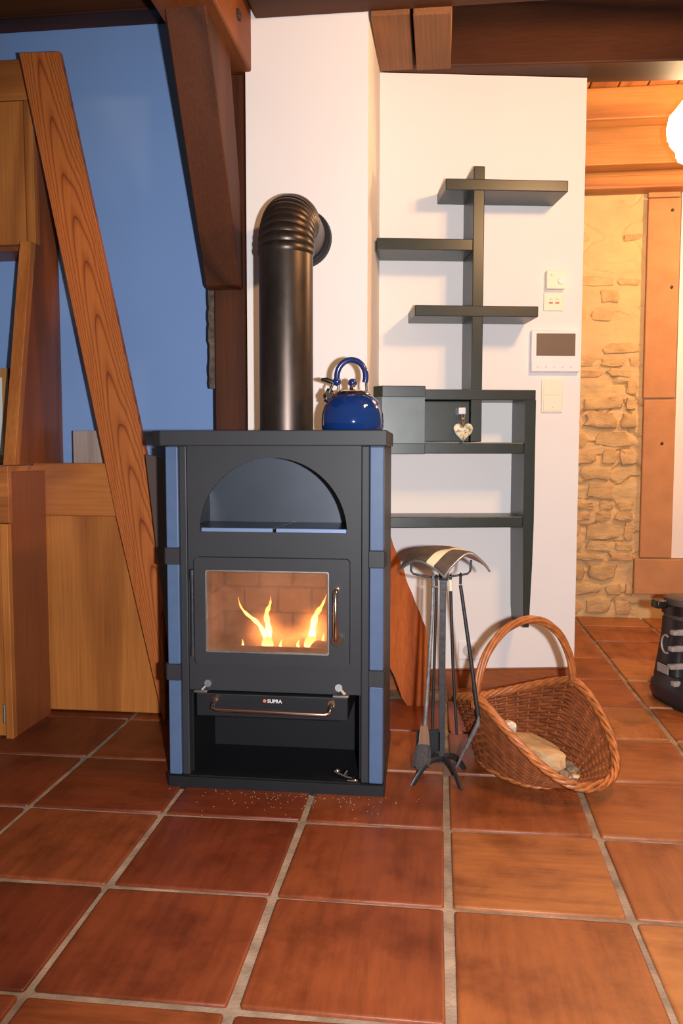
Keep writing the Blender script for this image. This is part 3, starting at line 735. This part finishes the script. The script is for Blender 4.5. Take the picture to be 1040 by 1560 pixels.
# ------------------------------------------------------------------ wall shelf
def wall_thing(name, label, cat, t, z, group=None):
    return thing(name, label, cat, MW @ Vector((t, 0, z)), group, Matrix.Rotation(TH, 4, 'Z'))
sh = wall_thing('wall_shelf', 'dark green stepped shelf unit with staggered boards on the white wall', 'shelf', -.47, 0)
def spart(name, t0, t1, d0, d1, z0, z1, bev=.003, mat='green', parent=None, **k):
    b = MB(); b.box(t0, t1, d0, d1, z0, z1, bev, 2); b.xf(MW); return b.build(name, M[mat], parent or sh, **k)
D = .19
spart('shelf_board', -.602, -.130, .001, D+.002, 1.984, 2.026)
spart('shelf_board', -.862, -.494, .001, D, 1.760, 1.803)
spart('shelf_board', -.716, -.237, .001, D+.002, 1.512, 1.553)
spart('upright', -.494, -.451, .001, D-.002, 1.033, 2.075)
spart('cabinet_top', -.678, -.240, .001, D, 1.194, 1.234)
spart('cabinet_floor', -.678, -.283, .001, D, .987, 1.030)
spart('lower_shelf', -.840, -.283, .001, D, .698, .741)
b = MB(); b.prism([(-.2825, .001, 1.194), (-.2825, .001, .72), (-.2765, .001, .36), (-.272, .001, .30), (-.252, .001, .30), (-.243, .001, .55), (-.2395, .001, .72), (-.2395, .001, 1.194)], (0, D, 0), 0)
bmesh.ops.triangulate(b.bm, faces=[f for f in b.bm.faces if len(f.verts) > 4])
b.xf(MW); b.build('side_upright', M['green'], sh, smooth=20)
dr = spart('cabinet_door', -.674, -.4955, .150, .172, 1.033, 1.191)
spart('door_gap', -.4985, -.4945, .10, .149, 1.033, 1.191, 0, 'stove_black')
spart('knob', -.545, -.514, .172, .198, 1.137, 1.165, .003, 'sheet_edge', dr, label='square silver knob')
# projecting corner box on the left
b = MB(); b.prism([(-.680, .001, 1.202), (-.680, .245, 1.202), (-.845, .245, 1.202), (-.885, .19, 1.202), (-.885, .001, 1.202)], (0, 0, .041), .002, 1); b.xf(MW); b.build('box_top', M['green'], sh)
b = MB(); b.prism([(-.680, .001, .985), (-.680, .245, .985), (-.845, .245, .985), (-.885, .19, .985), (-.885, .001, .985)], (0, 0, .041), .002, 1); b.xf(MW); b.build('box_bottom', M['green'], sh)
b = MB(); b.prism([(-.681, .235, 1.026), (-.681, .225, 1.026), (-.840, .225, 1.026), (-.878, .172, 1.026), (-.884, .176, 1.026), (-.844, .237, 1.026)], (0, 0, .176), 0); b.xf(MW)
b.build('box_front', M['box_reflection'], sh, label='glossy front of the projecting corner box, its pale reflection painted in')

# heart
b = MB()
hp = []
for i in range(40):
    a = 2*PI*i/40; x = .0335*math.sin(a)**3/1.0; z_ = (13*math.cos(a)-5*math.cos(2*a)-2*math.cos(3*a)-math.cos(4*a))/17*.045
    hp.append((x, z_))
ht = wall_thing('hanging_heart', 'cream painted heart with flowers hanging from the square shelf knob', 'ornament', -.528, 1.068)
HC = (-.527, 1.072)
rings = [[(HC[0]+x*k*1.12, dd, HC[1]+z_*k) for x, z_ in hp] for k, dd in ((.9, .1995), (1, .2015), (1, .2085), (.85, .2125), (.4, .214))]
b.loft(rings); b.xf(MW); b.build('heart', M['heart'], ht, smooth=50)
b = MB(); b.tube([(-.534, .202, 1.137), (-.532, .206, 1.115), (-.527, .210, 1.095)], .0035, 6, flat=.5); b.tube([(-.522, .202, 1.137), (-.524, .207, 1.115), (-.527, .211, 1.095)], .0035, 6, flat=.5); b.sphere((-.528, .204, 1.122), .005, 1.4, .8, 1, 1); b.xf(MW); b.build('ribbon', M['ribbon'], ht, smooth=60)
for fx, fz in ((-.514, 1.076), (-.534, 1.060), (-.517, 1.058)):
    b = MB()
    for k in range(5): b.sphere((fx+.005*math.cos(k*1.257), .2155, fz+.005*math.sin(k*1.257)), .0042, 1, .5, 1, 1)
    b.xf(MW); b.build('flower', M['cream_band'], ht, smooth=180)

# wall devices
def dev(name, label, cat, t0, t1, z0, z1, d, mat, bev=.003):
    o = wall_thing(name, label, cat, (t0+t1)/2, z0)
    b = MB(); b.box(t0, t1, .0005, d, z0, z1, bev, 2); b.xf(MW); b.build('housing', M[mat], o); return o
def dpart(o, name, mat, t0, t1, z0, z1, d0, d1, bev=.001, **k):
    b = MB(); b.box(t0, t1, d0, d1, z0, z1, bev, 2); b.xf(MW); return b.build(name, M[mat], o, **k)
o = dev('thermostat', 'cream room thermostat, uppermost of the wall devices', 'thermostat', -.157, -.079, 1.652, 1.726, .03, 'cream_plastic')
b = MB(); b.tube([(-.100, .03, 1.682), (-.100, .037, 1.682)], [.014, .012], 20); b.xf(MW); b.build('dial', M['white_plastic'], o, smooth=40)
b = MB(); b.tube([(-.138, .03, 1.707), (-.138, .0315, 1.707)], .004, 10); b.xf(MW); b.build('indicator', M['grey_plastic'], o)
o = dev('indicator_plate', 'white plate with two small red marks under the thermostat', 'wall plate', -.161, -.080, 1.568, 1.640, .008, 'cream_plastic')
dpart(o, 'red_button', 'red_mark', -.140, -.124, 1.596, 1.603, .008, .0095, .0005, label='red'); dpart(o, 'red_button', 'red_mark', -.114, -.098, 1.596, 1.603, .008, .0095, .0005, label='red')
dpart(o, 'slot', 'grey_plastic', -.138, -.126, 1.613, 1.617, .008, .009, 0); dpart(o, 'slot', 'grey_plastic', -.114, -.100, 1.613, 1.617, .008, .009, 0)
o = dev('video_intercom', 'white video door intercom with a grey-brown screen', 'intercom', -.214, -.012, 1.319, 1.487, .026, 'white_plastic', .004)
dpart(o, 'screen', 'screen', -.194, -.033, 1.384, 1.474, .0255, .0275); dpart(o, 'button_bar', 'white_plastic', -.212, -.014, 1.322, 1.362, .0255, .0285)
for k in range(5): dpart(o, 'button', 'grey_plastic', -.192+k*.034, -.183+k*.034, 1.337, 1.340, .028, .0292, 0)
o = dev('light_switch', 'cream double light switch below the intercom', 'switch', -.163, -.074, 1.155, 1.291, .009, 'cream_plastic')
dpart(o, 'rocker', 'cream_plastic', -.156, -.081, 1.226, 1.284, .009, .0125, .002); dpart(o, 'rocker', 'cream_plastic', -.156, -.081, 1.161, 1.221, .009, .0125, .002)
dpart(o, 'indicator', 'grey_plastic', -.121, -.115, 1.175, 1.178, .0124, .0132, 0)
o = dev('wall_socket', 'white wall socket low on the wall behind the fire tools', 'socket', -.495, -.410, .128, .202, .010, 'white_plastic')
b = MB(); b.tube([(-.452, .0095, .165), (-.452, .0115, .165)], .026, 24); b.xf(MW); b.build('socket_face', M['grey_plastic'], o, smooth=40)

# ------------------------------------------------------------------ wooden cabinets at the left
wc = thing('wall_cabinet', 'tall honey-coloured wooden shelf cabinet with a panel door, top left', 'cabinet', (-1.62, 3.0, .945))
b = MB(); b.box(-2.1, -1.507, 2.975, 3.0, 2.288, 2.432, .002); b.build('top_rail', M['cab_x'], wc)
b = MB(); b.box(-2.1, -1.542, 2.970, 2.992, 1.765, 2.283, .003); b.build('door_panel', M['cab_z'], wc)
b = MB(); b.box(-1.541, -1.507, 2.976, 3.0, 1.765, 2.287, .002); b.build('door_stile', M['cab_z'], wc)
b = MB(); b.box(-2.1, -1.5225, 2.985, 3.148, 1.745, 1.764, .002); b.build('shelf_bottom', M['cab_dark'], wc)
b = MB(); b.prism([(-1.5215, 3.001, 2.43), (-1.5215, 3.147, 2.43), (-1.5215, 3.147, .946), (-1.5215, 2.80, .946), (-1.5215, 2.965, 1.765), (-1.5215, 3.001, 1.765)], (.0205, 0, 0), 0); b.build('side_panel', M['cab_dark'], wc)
b = MB(); b.prism([(-1.545, 2.93, 1.765), (-1.545, 2.965, 1.765), (-1.545, 2.80, .946), (-1.545, 2.765, .946)], (.044, 0, 0), .001, 1); b.build('slanted_stile', M['cab_z'], wc)
lc = thing('base_cabinet', 'honey-coloured base cabinet with a hinged door at the left edge', 'cabinet', (-1.6, 2.75, 0))
b = MB(); b.box(-2.1, -1.4465, 2.618, 2.642, .752, .946, .002); b.build('top_rail', M['cab_x'], lc)
b = MB(); b.box(-2.1, -1.482, 2.622, 2.642, .012, .750, .003); ld = b.build('door', M['cab_z'], lc)
b = MB(); b.tube([(-1.4835, 2.618, .06), (-1.4835, 2.618, .125)], .005, 8); b.build('hinge', M['dull_metal'], ld, smooth=40)
b = MB(); b.box(-1.480, -1.4525, 2.615, 2.642, 0, .750, .002); b.build('door_stile', M['cab_z'], lc)
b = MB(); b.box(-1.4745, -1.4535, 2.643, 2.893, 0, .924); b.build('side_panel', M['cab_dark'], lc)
b = MB(); b.box(-2.1, -1.4535, 2.643, 2.893, .925, .9445); b.build('worktop', M['cab_x'], lc)
rc = thing('low_cabinet', 'low honey-coloured cupboard front beside the stove under the slanted board', 'cabinet', (-1.25, 3.0, 0))
b = MB(); b.box(-1.500, -1.00, 2.895, 2.918, .757, .951, .002); b.build('top_rail', M['cab_x'], rc)
b = MB(); b.box(-1.477, -1.012, 2.922, 2.944, .012, .756, .003); b.build('door_panel', M['cab_z'], rc)
b = MB(); b.box(-1.508, -1.4795, 2.898, 2.945, 0, .915, .002); b.build('stile', M['cab_z'], rc)
b = MB(); b.box(-1.498, -.90, 2.92, 3.146, .928, .949, .001); b.build('ledge', M['cab_x'], rc)
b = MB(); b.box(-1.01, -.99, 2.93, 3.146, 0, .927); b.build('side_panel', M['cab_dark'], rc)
b = MB(); b.prism([(-1.497, 2.868, 2.403), (-1.346, 2.868, 2.400), (-1.055, 2.868, .985), (-1.002, 2.868, .70), (-.998, 2.868, .002), (-1.006, 2.868, .002), (-1.172, 2.868, .756)], (0, .026, 0), .002, 1)
sb = solo(b.build('slanted_board', M['board']), (-1.0, 2.88, 0)); place(sb, 'broad oak board with arched grain slanting down in front of the cabinets', 'board')
# picture frame in the open niche
pf = thing('picture_frame', 'light wooden picture frame standing in the open cabinet niche', 'picture frame', (-1.83, 3.08, .945))
b = MB(); b.plate([(-1.99, .947), (-1.690, .947), (-1.683, 1.318), (-1.99, 1.318)], [[(-1.96, .98), (-1.712, .98), (-1.708, 1.283), (-1.96, 1.283)]], 3.07, 3.088); b.build('frame', M['frame_wood'], pf)
b = MB(); b.box(-1.965, -1.704, 3.080, 3.086, .975, 1.288); b.build('picture', M['mount'], pf)
b = MB(); b.box(-1.405, -1.24, 3.03, 3.09, .9492, 1.074, .003, 2); o = solo(b.build('wood_block', M['pale_wood']), (-1.32, 3.06, .949)); place(o, 'pale greyish wood block on the ledge behind the slanted board', 'block')
# dark panel leaning beside the stove
b = MB(); b.prism([(-1.045, 2.80, .9520), (-.915, 2.80, .952), (-.925, 2.86, 1.0), (-1.052, 2.86, 1.0)], (0, .012, 0), .001, 1); b.bm.clear()
b.prism([(-.925, 2.79, .002), (-.84, 2.79, .002), (-.945, 2.79, .97), (-1.03, 2.79, .985)], (0, .014, 0), .002, 1)
o = solo(b.build('leaning_panel', M['glass_dark']), (-.94, 2.78, 0)); place(o, 'thin dark panel leaning between the stove and the slanted board', 'panel')
# bark strip on the post
b = MB(); rings = []
for i in range(26):
    zz = 1.225+.485*i/25; rings.append([(-.8435+random.uniform(-.003, .003), 2.962, zz), (-.840+random.uniform(-.004, .004), 2.99, zz), (-.8235, 2.99, zz), (-.8235, 2.962, zz)])
b.loft(rings); o = solo(b.build('bark_strip', M['bark']), (-.83, 2.98, 1.225)); place(o, 'narrow rough bark strip hanging on the left side of the post', 'wall hanging')

# ------------------------------------------------------------------ live edge board
b = MB()
outl = [(-.118, .002), (-.043, .002), (-.038, .10), (-.040, .20), (-.046, .26), (-.052, .31), (-.075, .365), (-.092, .40), (-.122, .47), (-.140, .53), (-.172, .60), (-.192, .655), (-.225, .665), (-.27, .63), (-.285, .52), (-.275, .40), (-.24, .27), (-.19, .15), (-.155, .075)]
P = []
for i in range(len(outl)):
    a, c = Vector((*outl[i], 0)), Vector((*outl[(i+1) % len(outl)], 0))
    P.append(a)
    if i > 0: P.append((a+c)/2 + Vector((random.uniform(-.005, .005), random.uniform(-.004, .004), 0)))
b.prism([(p.x, 3.15+p.y*.155, p.y) for p in P], (-.004, .034, 0))
bmesh.ops.triangulate(b.bm, faces=[f for f in b.bm.faces if len(f.verts) > 4])
lb = b.build('live_edge_board', M['slab_wood']); lb.data.materials.append(M['bark'])
for p in lb.data.polygons:
    if abs(p.normal.y) < .7: p.material_index = 1
solo(lb, (-.09, 3.14, 0)); place(lb, 'reddish live-edge wooden board with bark rim leaning on the white wall', 'board')

# ------------------------------------------------------------------ fire tools
TX, TY = .013, 2.46
ts = thing('fire_tool_stand', 'wrought iron fire tool stand with a curved brown and cream roof', 'tool stand', (TX, TY, 0))
b = MB(); b.prism([(TX-.011, TY-.004, .05), (TX+.008, TY-.004, .05), (TX+.007, TY-.004, .585), (TX+.012, TY-.004, .625), (TX-.013, TY-.004, .625), (TX-.012, TY-.004, .585)], (0, .010, 0), .001, 1); b.build('pole', M['iron'], ts)
def arc_leg(dx, dy):
    pts = []
    for i in range(9):
        f = i/8; pts.append((TX+dx*f, TY+dy*f, .062-.058*f**2.0+.012*math.sin(PI*f)))
    b = MB(); b.tube(pts, [.009]*9, 8, flat=.5, up=(0, 0, 1)); b.build('leg', M['iron'], ts, smooth=40)
for dx, dy in ((-.088, -.078), (.056, -.088), (.072, .068), (-.07, .06)): arc_leg(dx, dy)
# curved sheet roof
def roof_pt(a, c, lift=0):
    x = TX+(a-c)*.0675*1.0; y = TY+(a+c)*.070
    z = .706 - .030*a*a - .030*a*a*c*c - .006*c*c + .0025*math.sin(a*6+c*5)
    return Vector((x, y, z+lift-.002))
def grid_sheet(a0, a1, c0, c1, th, lift, n=16):
    b = bmesh.new(); T, Bm = [], []
    for i in range(n+1):
        T.append([b.verts.new(roof_pt(a0+(a1-a0)*i/n, c0+(c1-c0)*j/n, lift+th)) for j in range(n+1)])
        Bm.append([b.verts.new(roof_pt(a0+(a1-a0)*i/n, c0+(c1-c0)*j/n, lift)) for j in range(n+1)])
    for i in range(n):
        for j in range(n):
            b.faces.new((T[i][j], T[i+1][j], T[i+1][j+1], T[i][j+1])); b.faces.new((Bm[i][j], Bm[i][j+1], Bm[i+1][j+1], Bm[i+1][j]))
    for i in range(n):
        for (p, q) in (((i, 0), (i+1, 0)), ((i+1, n), (i, n)), ((0, i+1), (0, i)), ((n, i), (n, i+1))):
            b.faces.new((T[p[0]][p[1]], T[q[0]][q[1]], Bm[q[0]][q[1]], Bm[p[0]][p[1]]))
    bmesh.ops.recalc_face_normals(b, faces=b.faces[:])
    return b
b = MB(); b.add(grid_sheet(-1, 1, -1, 1, .003, 0)); b.build('roof_sheet', M['sheet_edge'], ts, smooth=40, label='bare metal sheet under the covering')
b = MB(); b.add(grid_sheet(-.98, .98, -.98, -.55, .005, .003)); b.build('roof_cover', M['hide'], ts, smooth=40)
b = MB(); b.add(grid_sheet(-.98, .98, -.22, .98, .005, .003)); b.build('roof_cover', M['hide'], ts, smooth=40)
b = MB(); b.add(grid_sheet(-.98, .98, -.545, -.225, .0045, .003)); b.build('cream_stripe', M['cream_band'], ts, smooth=40, label='cream stripe')
for nm_, pts_ in (('a', [roof_pt(-1, -1+2*i/20, .001) for i in range(21)]), ('c', [roof_pt(-1+2*i/20, -1, .001) for i in range(21)])):
    b = MB(); b.tube(pts_, .0034, 8); b.build('roof_rim', M['sheet_edge'], ts, smooth=60, label='bare bright metal rim')
# hook bar
hb = [(-.083, 0, .672), (-.085, 0, .640), (-.078, 0, .631), (-.03, 0, .622), (.01, 0, .621), (.05, 0, .628), (.082, 0, .634), (.09, 0, .642), (.093, 0, .676)]
b = MB(); b.tube([(TX+x-.013, TY-.010+y, z_) for x, y, z_ in hb], .0032, 8); b.build('hook_bar', M['iron'], ts, smooth=50)
b = MB(); b.box(TX-.016, TX+.014, TY-.012, TY+.008, .612, .640, .004, 2); b.tube([(TX+.001, TY, .63), (TX+.001, TY, .688)], .010, 10); b.build('hub', M['iron'], ts, smooth=40)

GRP = None
def hook(b, x, y, ztop, r=.011):
    pts = [(x, y+.004, ztop-.03)]+[(x+.0, y+.004-r*(1-math.cos(a)), ztop-.008+r*math.sin(a)) for a in [PI*i/8 for i in range(9)]]
    b.tube(pts, .004, 8)
BX, BY = -.021, 2.425
br = thing('hearth_brush', 'hearth brush with black bristles hanging at the left of the tool stand', 'brush', (BX-.02, BY, .07))
b = MB(); b.tube([(BX+.002, BY, .60), (BX, BY, .50), (BX-.018, BY, .172)], [.0055, .0055, .0065], 10); hook(b, BX+.002, BY+.0, .632); b.build('handle', M['iron_worn'], br, smooth=50)
b = MB(); b.loft([[(BX-.020+sx*w_, BY+sy*.010, z_) for sx, sy in ((-1, -1), (1, -1), (1, 1), (-1, 1))] for w_, z_ in ((.017, .120), (.015, .150), (.011, .178))]); b.build('ferrule', M['ferrule'], br)
b = MB(); rings = []
for i in range(7):
    f = i/6; w_ = .018+.008*math.sin(f*2.2); z_ = .122-.068*f
    rings.append([(BX-.022-.006*f+w_*math.cos(2*PI*j/20)*(1+.08*(j % 2)), BY+.013*math.sin(2*PI*j/20), z_-(.006*(j % 3) if i == 6 else 0)) for j in range(20)])
b.loft(rings); b.build('bristles', M['bristle'], br, smooth=20)
# shovel behind the brush
SXX, SYY = -.010, 2.452
sv = thing('ash_shovel', 'dark ash shovel hanging behind the hearth brush', 'shovel', (SXX-.02, SYY+.02, .07))
b = MB(); b.tube([(SXX+.001, SYY+.002, .59), (SXX-.004, SYY+.006, .30), (SXX-.008, SYY+.012, .155)], .0045, 8); hook(b, SXX+.001, SYY, .625, .010); b.build('handle', M['iron'], sv, smooth=50)
b = MB(); b.prism([(SXX-.052, SYY+.018, .145), (SXX+.012, SYY+.018, .152), (SXX+.016, SYY+.018, .085), (SXX-.01, SYY+.018, .072), (SXX-.058, SYY+.018, .085)], (0, .004, 0), .001, 1)
b.box(SXX-.056, SXX-.052, SYY+.004, SYY+.022, .088, .145); b.box(SXX+.012, SXX+.016, SYY+.004, SYY+.022, .088, .148); b.build('blade', M['stove_deep'], sv)
# poker with bent worn end, right
PKX, PKY = .062, 2.445
pk = thing('poker_hoe', 'iron poker with a bent worn metal end, right of the tool stand', 'poker', (PKX+.03, PKY, .06))
b = MB(); b.tube([(PKX, PKY, .60), (PKX+.004, PKY, .575), (PKX+.030, PKY-.01, .40), (PKX+.056, PKY-.02, .215), (PKX+.058, PKY-.02, .205)], [.0055, .0055, .0062, .0066, .0066], 10); hook(b, PKX, PKY+.0, .632, .011); b.build('handle', M['iron'], pk, smooth=50)
b = MB(); b.tube([(PKX+.058, PKY-.02, .212), (PKX+.056, PKY-.022, .19), (PKX+.036, PKY-.03, .150), (PKX+.014, PKY-.035, .105), (PKX-.006, PKY-.04, .062)], [.008, .014, .013, .010, .007], 10, flat=.5, up=(0, 1, 0)); b.build('bent_end', M['iron_worn'], pk, smooth=50, label='worn silvery end')
# thin rod
RX, RY = .033, 2.475
rd = thing('thin_poker', 'thin straight iron rod hanging right of the stand pole', 'poker', (RX+.01, RY, .13))
b = MB(); b.tube([(RX, RY, .60), (RX+.010, RY, .35), (RX+.024, RY, .135)], [.0048, .0048, .0040], 8); hook(b, RX, RY, .625, .009); b.build('rod', M['iron'], rd, smooth=50)
b = MB(); b.tube([(RX-.0005, RY, .612), (RX+.001, RY, .578)], .0056, 10); b.build('grip', M['cream_band'], rd, smooth=50, label='cream grip')

# ------------------------------------------------------------------ basket
BC = Vector((.272, 2.575, 0)); LA = math.radians(-55)
bk = thing('wicker_basket', 'brown wicker log basket with an arched handle and low open front', 'basket', BC, rot=Matrix.Rotation(LA, 4, 'Z'))
MBK = rootM(bk)
LX, LY = .255, .195
def brim(th):
    c, s = math.cos(th), math.sin(th)
    hi = .255
    lo = .055 if c > 0 else .16
    k = abs(c)**1.25
    return hi*(1-k)+lo*k
def bpt(th, f):
    c, s = math.cos(th), math.sin(th)
    if c > 0: c, s = abs(c)**.78, math.copysign(abs(s)**.78, s)
    fl_ = .62+.38*f**.75
    out = (.05*f if c > 0 else 0)*abs(c)**2
    x = c*(LX*fl_+out); y = s*LY*(fl_ - .05*math.sin(PI*f))
    return Vector((x, y, .008+(brim(th)-.008)*f))
NSK = 34
bm_ = MB()
rows = 21
for r in range(rows):
    f = (r+.5)/rows; pts = []
    n = NSK*4
    for i in range(n+1):
        th = 2*PI*i/n
        p = bpt(th, f); nrm = Vector((math.cos(th)/LX, math.sin(th)/LY, 0)).normalized()
        pts.append(p+nrm*.0036*math.cos(PI*i/4*1.0+PI*r))
    rad = []
    for i in range(n+1):
        th = 2*PI*i/n; rad.append(max(.0018, min(.0066, (brim(th)-.008)/rows*.60)))
    bm_.tube(pts, rad, 5, up=(0, 0, 1), cap=False)
bm_.xf(MBK); bm_.build('weave', M['wicker_dark'], bk, smooth=60, kind='stuff')
bm_ = MB()
for k in range(NSK):
    th = 2*PI*k/NSK
    bm_.tube([bpt(th, i/7) for i in range(8)], .0026, 5)
bm_.xf(MBK); bm_.build('stakes', M['wicker'], bk, smooth=60, kind='stuff')
bm_ = MB()
bm_.loft([[Vector((math.cos(2*PI*j/40)*LX*.62, math.sin(2*PI*j/40)*LY*.62, z_)) for j in range(40)] for z_ in (.002, .011)])
for r in range(9):
    k = (r+1)/9*.61
    bm_.tube([Vector((math.cos(2*PI*j/48)*LX*k, math.sin(2*PI*j/48)*LY*k, .012+.0015*math.cos(PI*j/2+PI*r))) for j in range(49)], .004, 5, cap=False)
bm_.xf(MBK); bm_.build('base', M['wicker_dark'], bk, smooth=60)
for s in range(4):
    b = MB(); n = 160; pts = []
    for i in range(n+1):
        th = 2*PI*i/n; p = bpt(th, 1.0); nrm = Vector((math.cos(th), math.sin(th), 0))
        a = th*11+s*PI/2
        pts.append(p+nrm*.0085*math.cos(a)+Vector((0, 0, .0085*math.sin(a)+.001)))
    b.tube(pts, .0066, 6, cap=False); b.xf(MBK); b.build('rim_strand', M['wicker'], bk, smooth=60)
# outer bottom roll
for s in range(2):
    b = MB(); b.tube([bpt(2*PI*i/96, .03)+Vector((math.cos(2*PI*i/96), math.sin(2*PI*i/96), 0))*(.006+.004*math.cos(24*PI*i/96+s*PI))+Vector((0, 0, .002+.003*math.sin(24*PI*i/96+s*PI))) for i in range(97)], .005, 6, cap=False); b.xf(MBK); b.build('foot_strand', M['wicker'], bk, smooth=60)
for s in range(5):
    b = MB(); pts = []
    n = 60
    for i in range(n+1):
        a = PI*i/n; base = Vector((0, (LY+.002)*math.cos(a)*(1-.05*math.sin(a)), .225+.250*math.sin(a)**.82))
        rad_ = Vector((0, math.cos(a), math.sin(a))); q = a*2.2+s*2*PI/5
        pts.append(base+(rad_*math.cos(q)+Vector((1, 0, 0))*math.sin(q))*.0072)
    b.tube(pts, .0062, 7); b.xf(MBK); b.build('handle_strand', M['wicker'], bk, smooth=60)
# contents
def rough_lump(name, c, size, mat, label, cat, rot=0, seed=0, group=None, tilt=0):
    b = bmesh.new(); bmesh.ops.create_icosphere(b, subdivisions=3, radius=1)
    for v in b.verts:
        p = v.co.copy(); k = 1+.30*noise.noise(p*1.6+Vector((seed, 0, 0)))
        q = Vector((math.copysign(abs(p.x)**.6, p.x), math.copysign(abs(p.y)**.6, p.y), math.copysign(abs(p.z)**.6, p.z)))
        v.co = Vector((q.x*size[0]*k, q.y*size[1]*k, q.z*size[2]*k))
    bmesh.ops.transform(b, matrix=Matrix.Translation(Vector(c)) @ Matrix.Rotation(rot, 4, 'Z') @ Matrix.Rotation(tilt, 4, 'Y'), verts=b.verts[:])
    mb = MB(); mb.add(b); o = mb.build(name, mat, smooth=35); solo(o, (c[0], c[1], c[2]-size[2])); return place(o, label, cat, group)
rough_lump('firewood_chunk', (.300, 2.545, .066), (.105, .05, .034), M['split_wood'], 'pale split firewood chunk lying in the wicker basket', 'firewood', LA+.15, 2, tilt=.10)
rough_lump('crumpled_paper', (.215, 2.655, .095), (.035, .03, .028), M['foil'], 'crumpled pale paper behind the firewood chunk in the basket', 'paper', .4, 5)
for i in range(16):
    x, y = .37+random.uniform(-.05, .045), 2.475+random.uniform(-.05, .06)
    s_ = random.uniform(.010, .020)
    rough_lump('bark_chip', (x, y, .022+random.uniform(.004, .014)), (s_*1.4, s_*.9, s_*.45), random.choice((M['chip'], M['chip'], M['split_wood'])), 'small bark and wood chip at the low front of the basket', 'wood chip', random.uniform(0, 3), i*3.1, 'wood chips in the basket', random.uniform(-.5, .5))

# ------------------------------------------------------------------ ski boot at the right edge
SB = Vector((.925, 3.32, .006)); SR = math.radians(-72)
sk = thing('ski_boot', 'black ski boot with grey buckles standing on the tiles at the right edge', 'boot', SB, rot=Matrix.Rotation(SR, 4, 'Z'))
MK = rootM(sk)
def bell(cx_, cy_, z_, rx, ry, n=24, p=.75): return [Vector((cx_+math.copysign(abs(math.cos(2*PI*j/n))**p, math.cos(2*PI*j/n))*rx, cy_+math.copysign(abs(math.sin(2*PI*j/n))**p, math.sin(2*PI*j/n))*ry, z_)) for j in range(n)]
b = MB(); b.loft([bell(.03, 0, z_, rx, ry) for z_, rx, ry in ((.022, .145, .064), (.045, .15, .072), (.075, .145, .070), (.10, .125, .060), (.12, .10, .052))]); b.xf(MK); b.build('shell', M['boot'], sk, smooth=50)
b = MB(); b.loft([bell(.03, 0, z_, rx, ry) for z_, rx, ry in ((0, .15, .050), (.012, .152, .053), (.024, .148, .052))]); b.xf(MK); b.build('sole', M['black_plastic'], sk, smooth=40)
b = MB(); b.loft([bell(cx_, 0, z_, rx, ry) for cx_, z_, rx, ry in ((-.015, .10, .085, .056), (-.012, .15, .078, .052), (-.004, .21, .074, .048), (.008, .27, .073, .047), (.018, .32, .074, .050), (.024, .345, .076, .054))]); b.xf(MK); b.build('cuff', M['boot'], sk, smooth=50)
b = MB(); b.loft([bell(cx_, 0, z_, rx, ry) for cx_, z_, rx, ry in ((.024, .335, .070, .048), (.030, .38, .072, .056), (.036, .425, .070, .062), (.036, .432, .060, .052))]); b.xf(MK); b.build('liner', M['boot_soft'], sk, smooth=50)
b = MB(); b.loft([bell(cx_, 0, z_, rx, ry) for cx_, z_, rx, ry in ((.028, .362, .078, .060), (.032, .40, .079, .066))]); b.box(.0, .05, -.115, -.07, .388, .418, .006, 2); b.xf(MK); b.build('power_strap', M['black_plastic'], sk, smooth=50)
for i, (cx_, z_, w_) in enumerate(((.085, .30, .05), (.075, .235, .05), (.075, .165, .05), (.10, .105, .055))):
    b = MB(); b.box(cx_-.012, cx_+.004, -w_, w_*.6, z_-.011, z_+.011, .003, 2); b.box(cx_-.02, cx_+.008, -.072, -.045, z_-.009, z_+.009, .003, 2); b.xf(MK); b.build('buckle', M['boot_grey'], sk, smooth=40, label='grey buckle')
b = MB(); b.tube([(cx_, -.0635, z_) for cx_, z_ in [(.03+.028*math.cos(a), .245+.035*math.sin(a)) for a in [PI*.35+PI*1.3*i/14 for i in range(15)]]], .004, 6); b.xf(MK); b.build('pale_arc', M['boot_grey'], sk, smooth=40)
b = MB(); b.box(-.03, .045, -.061, -.056, .125, .160, .002); b.xf(MK); b.build('side_plate', M['boot_grey'], sk)

# ------------------------------------------------------------------ bay lamp (lit)
bl = thing('ceiling_lamp', 'lit ceiling lamp with scalloped frosted glass at the right edge', 'lamp', (1.065, 3.78, 2.5))
b = MB(); rings = []
prof = [(.03, .16), (.075, .145), (.10, .11), (.125, .08), (.135, .03), (.132, -.015), (.10, -.055), (.095, -.09), (.05, -.115), (.015, -.12)]
for r_, z_ in prof:
    rings.append([(1.09+r_*(1+.06*math.cos(8*2*PI*j/48))*math.cos(2*PI*j/48), 3.78+r_*(1+.06*math.cos(8*2*PI*j/48))*math.sin(2*PI*j/48), 2.345+z_) for j in range(48)])
b.loft(rings); b.build('glass_shade', M['lamp_glass'], bl, smooth=60)
b = MB(); b.tube([(1.09, 3.78, 2.50), (1.09, 3.78, 2.85)], .012, 10); b.lathe([(.05, 2.83), (.045, 2.85)], (1.09, 3.78, 0), 24); b.build('stem', M['brass'], bl, smooth=40)

# ash flakes in front of the stove
b = MB()
for i in range(110):
    x, y = random.gauss(-.42, .16), 2.285-abs(random.gauss(0, .07))
    b.box(x-.0009, x+.0009*random.uniform(.4, 2.4), y-.001, y+.001, .0085, .0093)
o = b.build('ash_flakes', M['flake']); place(o, 'scatter of pale ash flakes on the tiles before the stove', 'ash', kind='stuff')
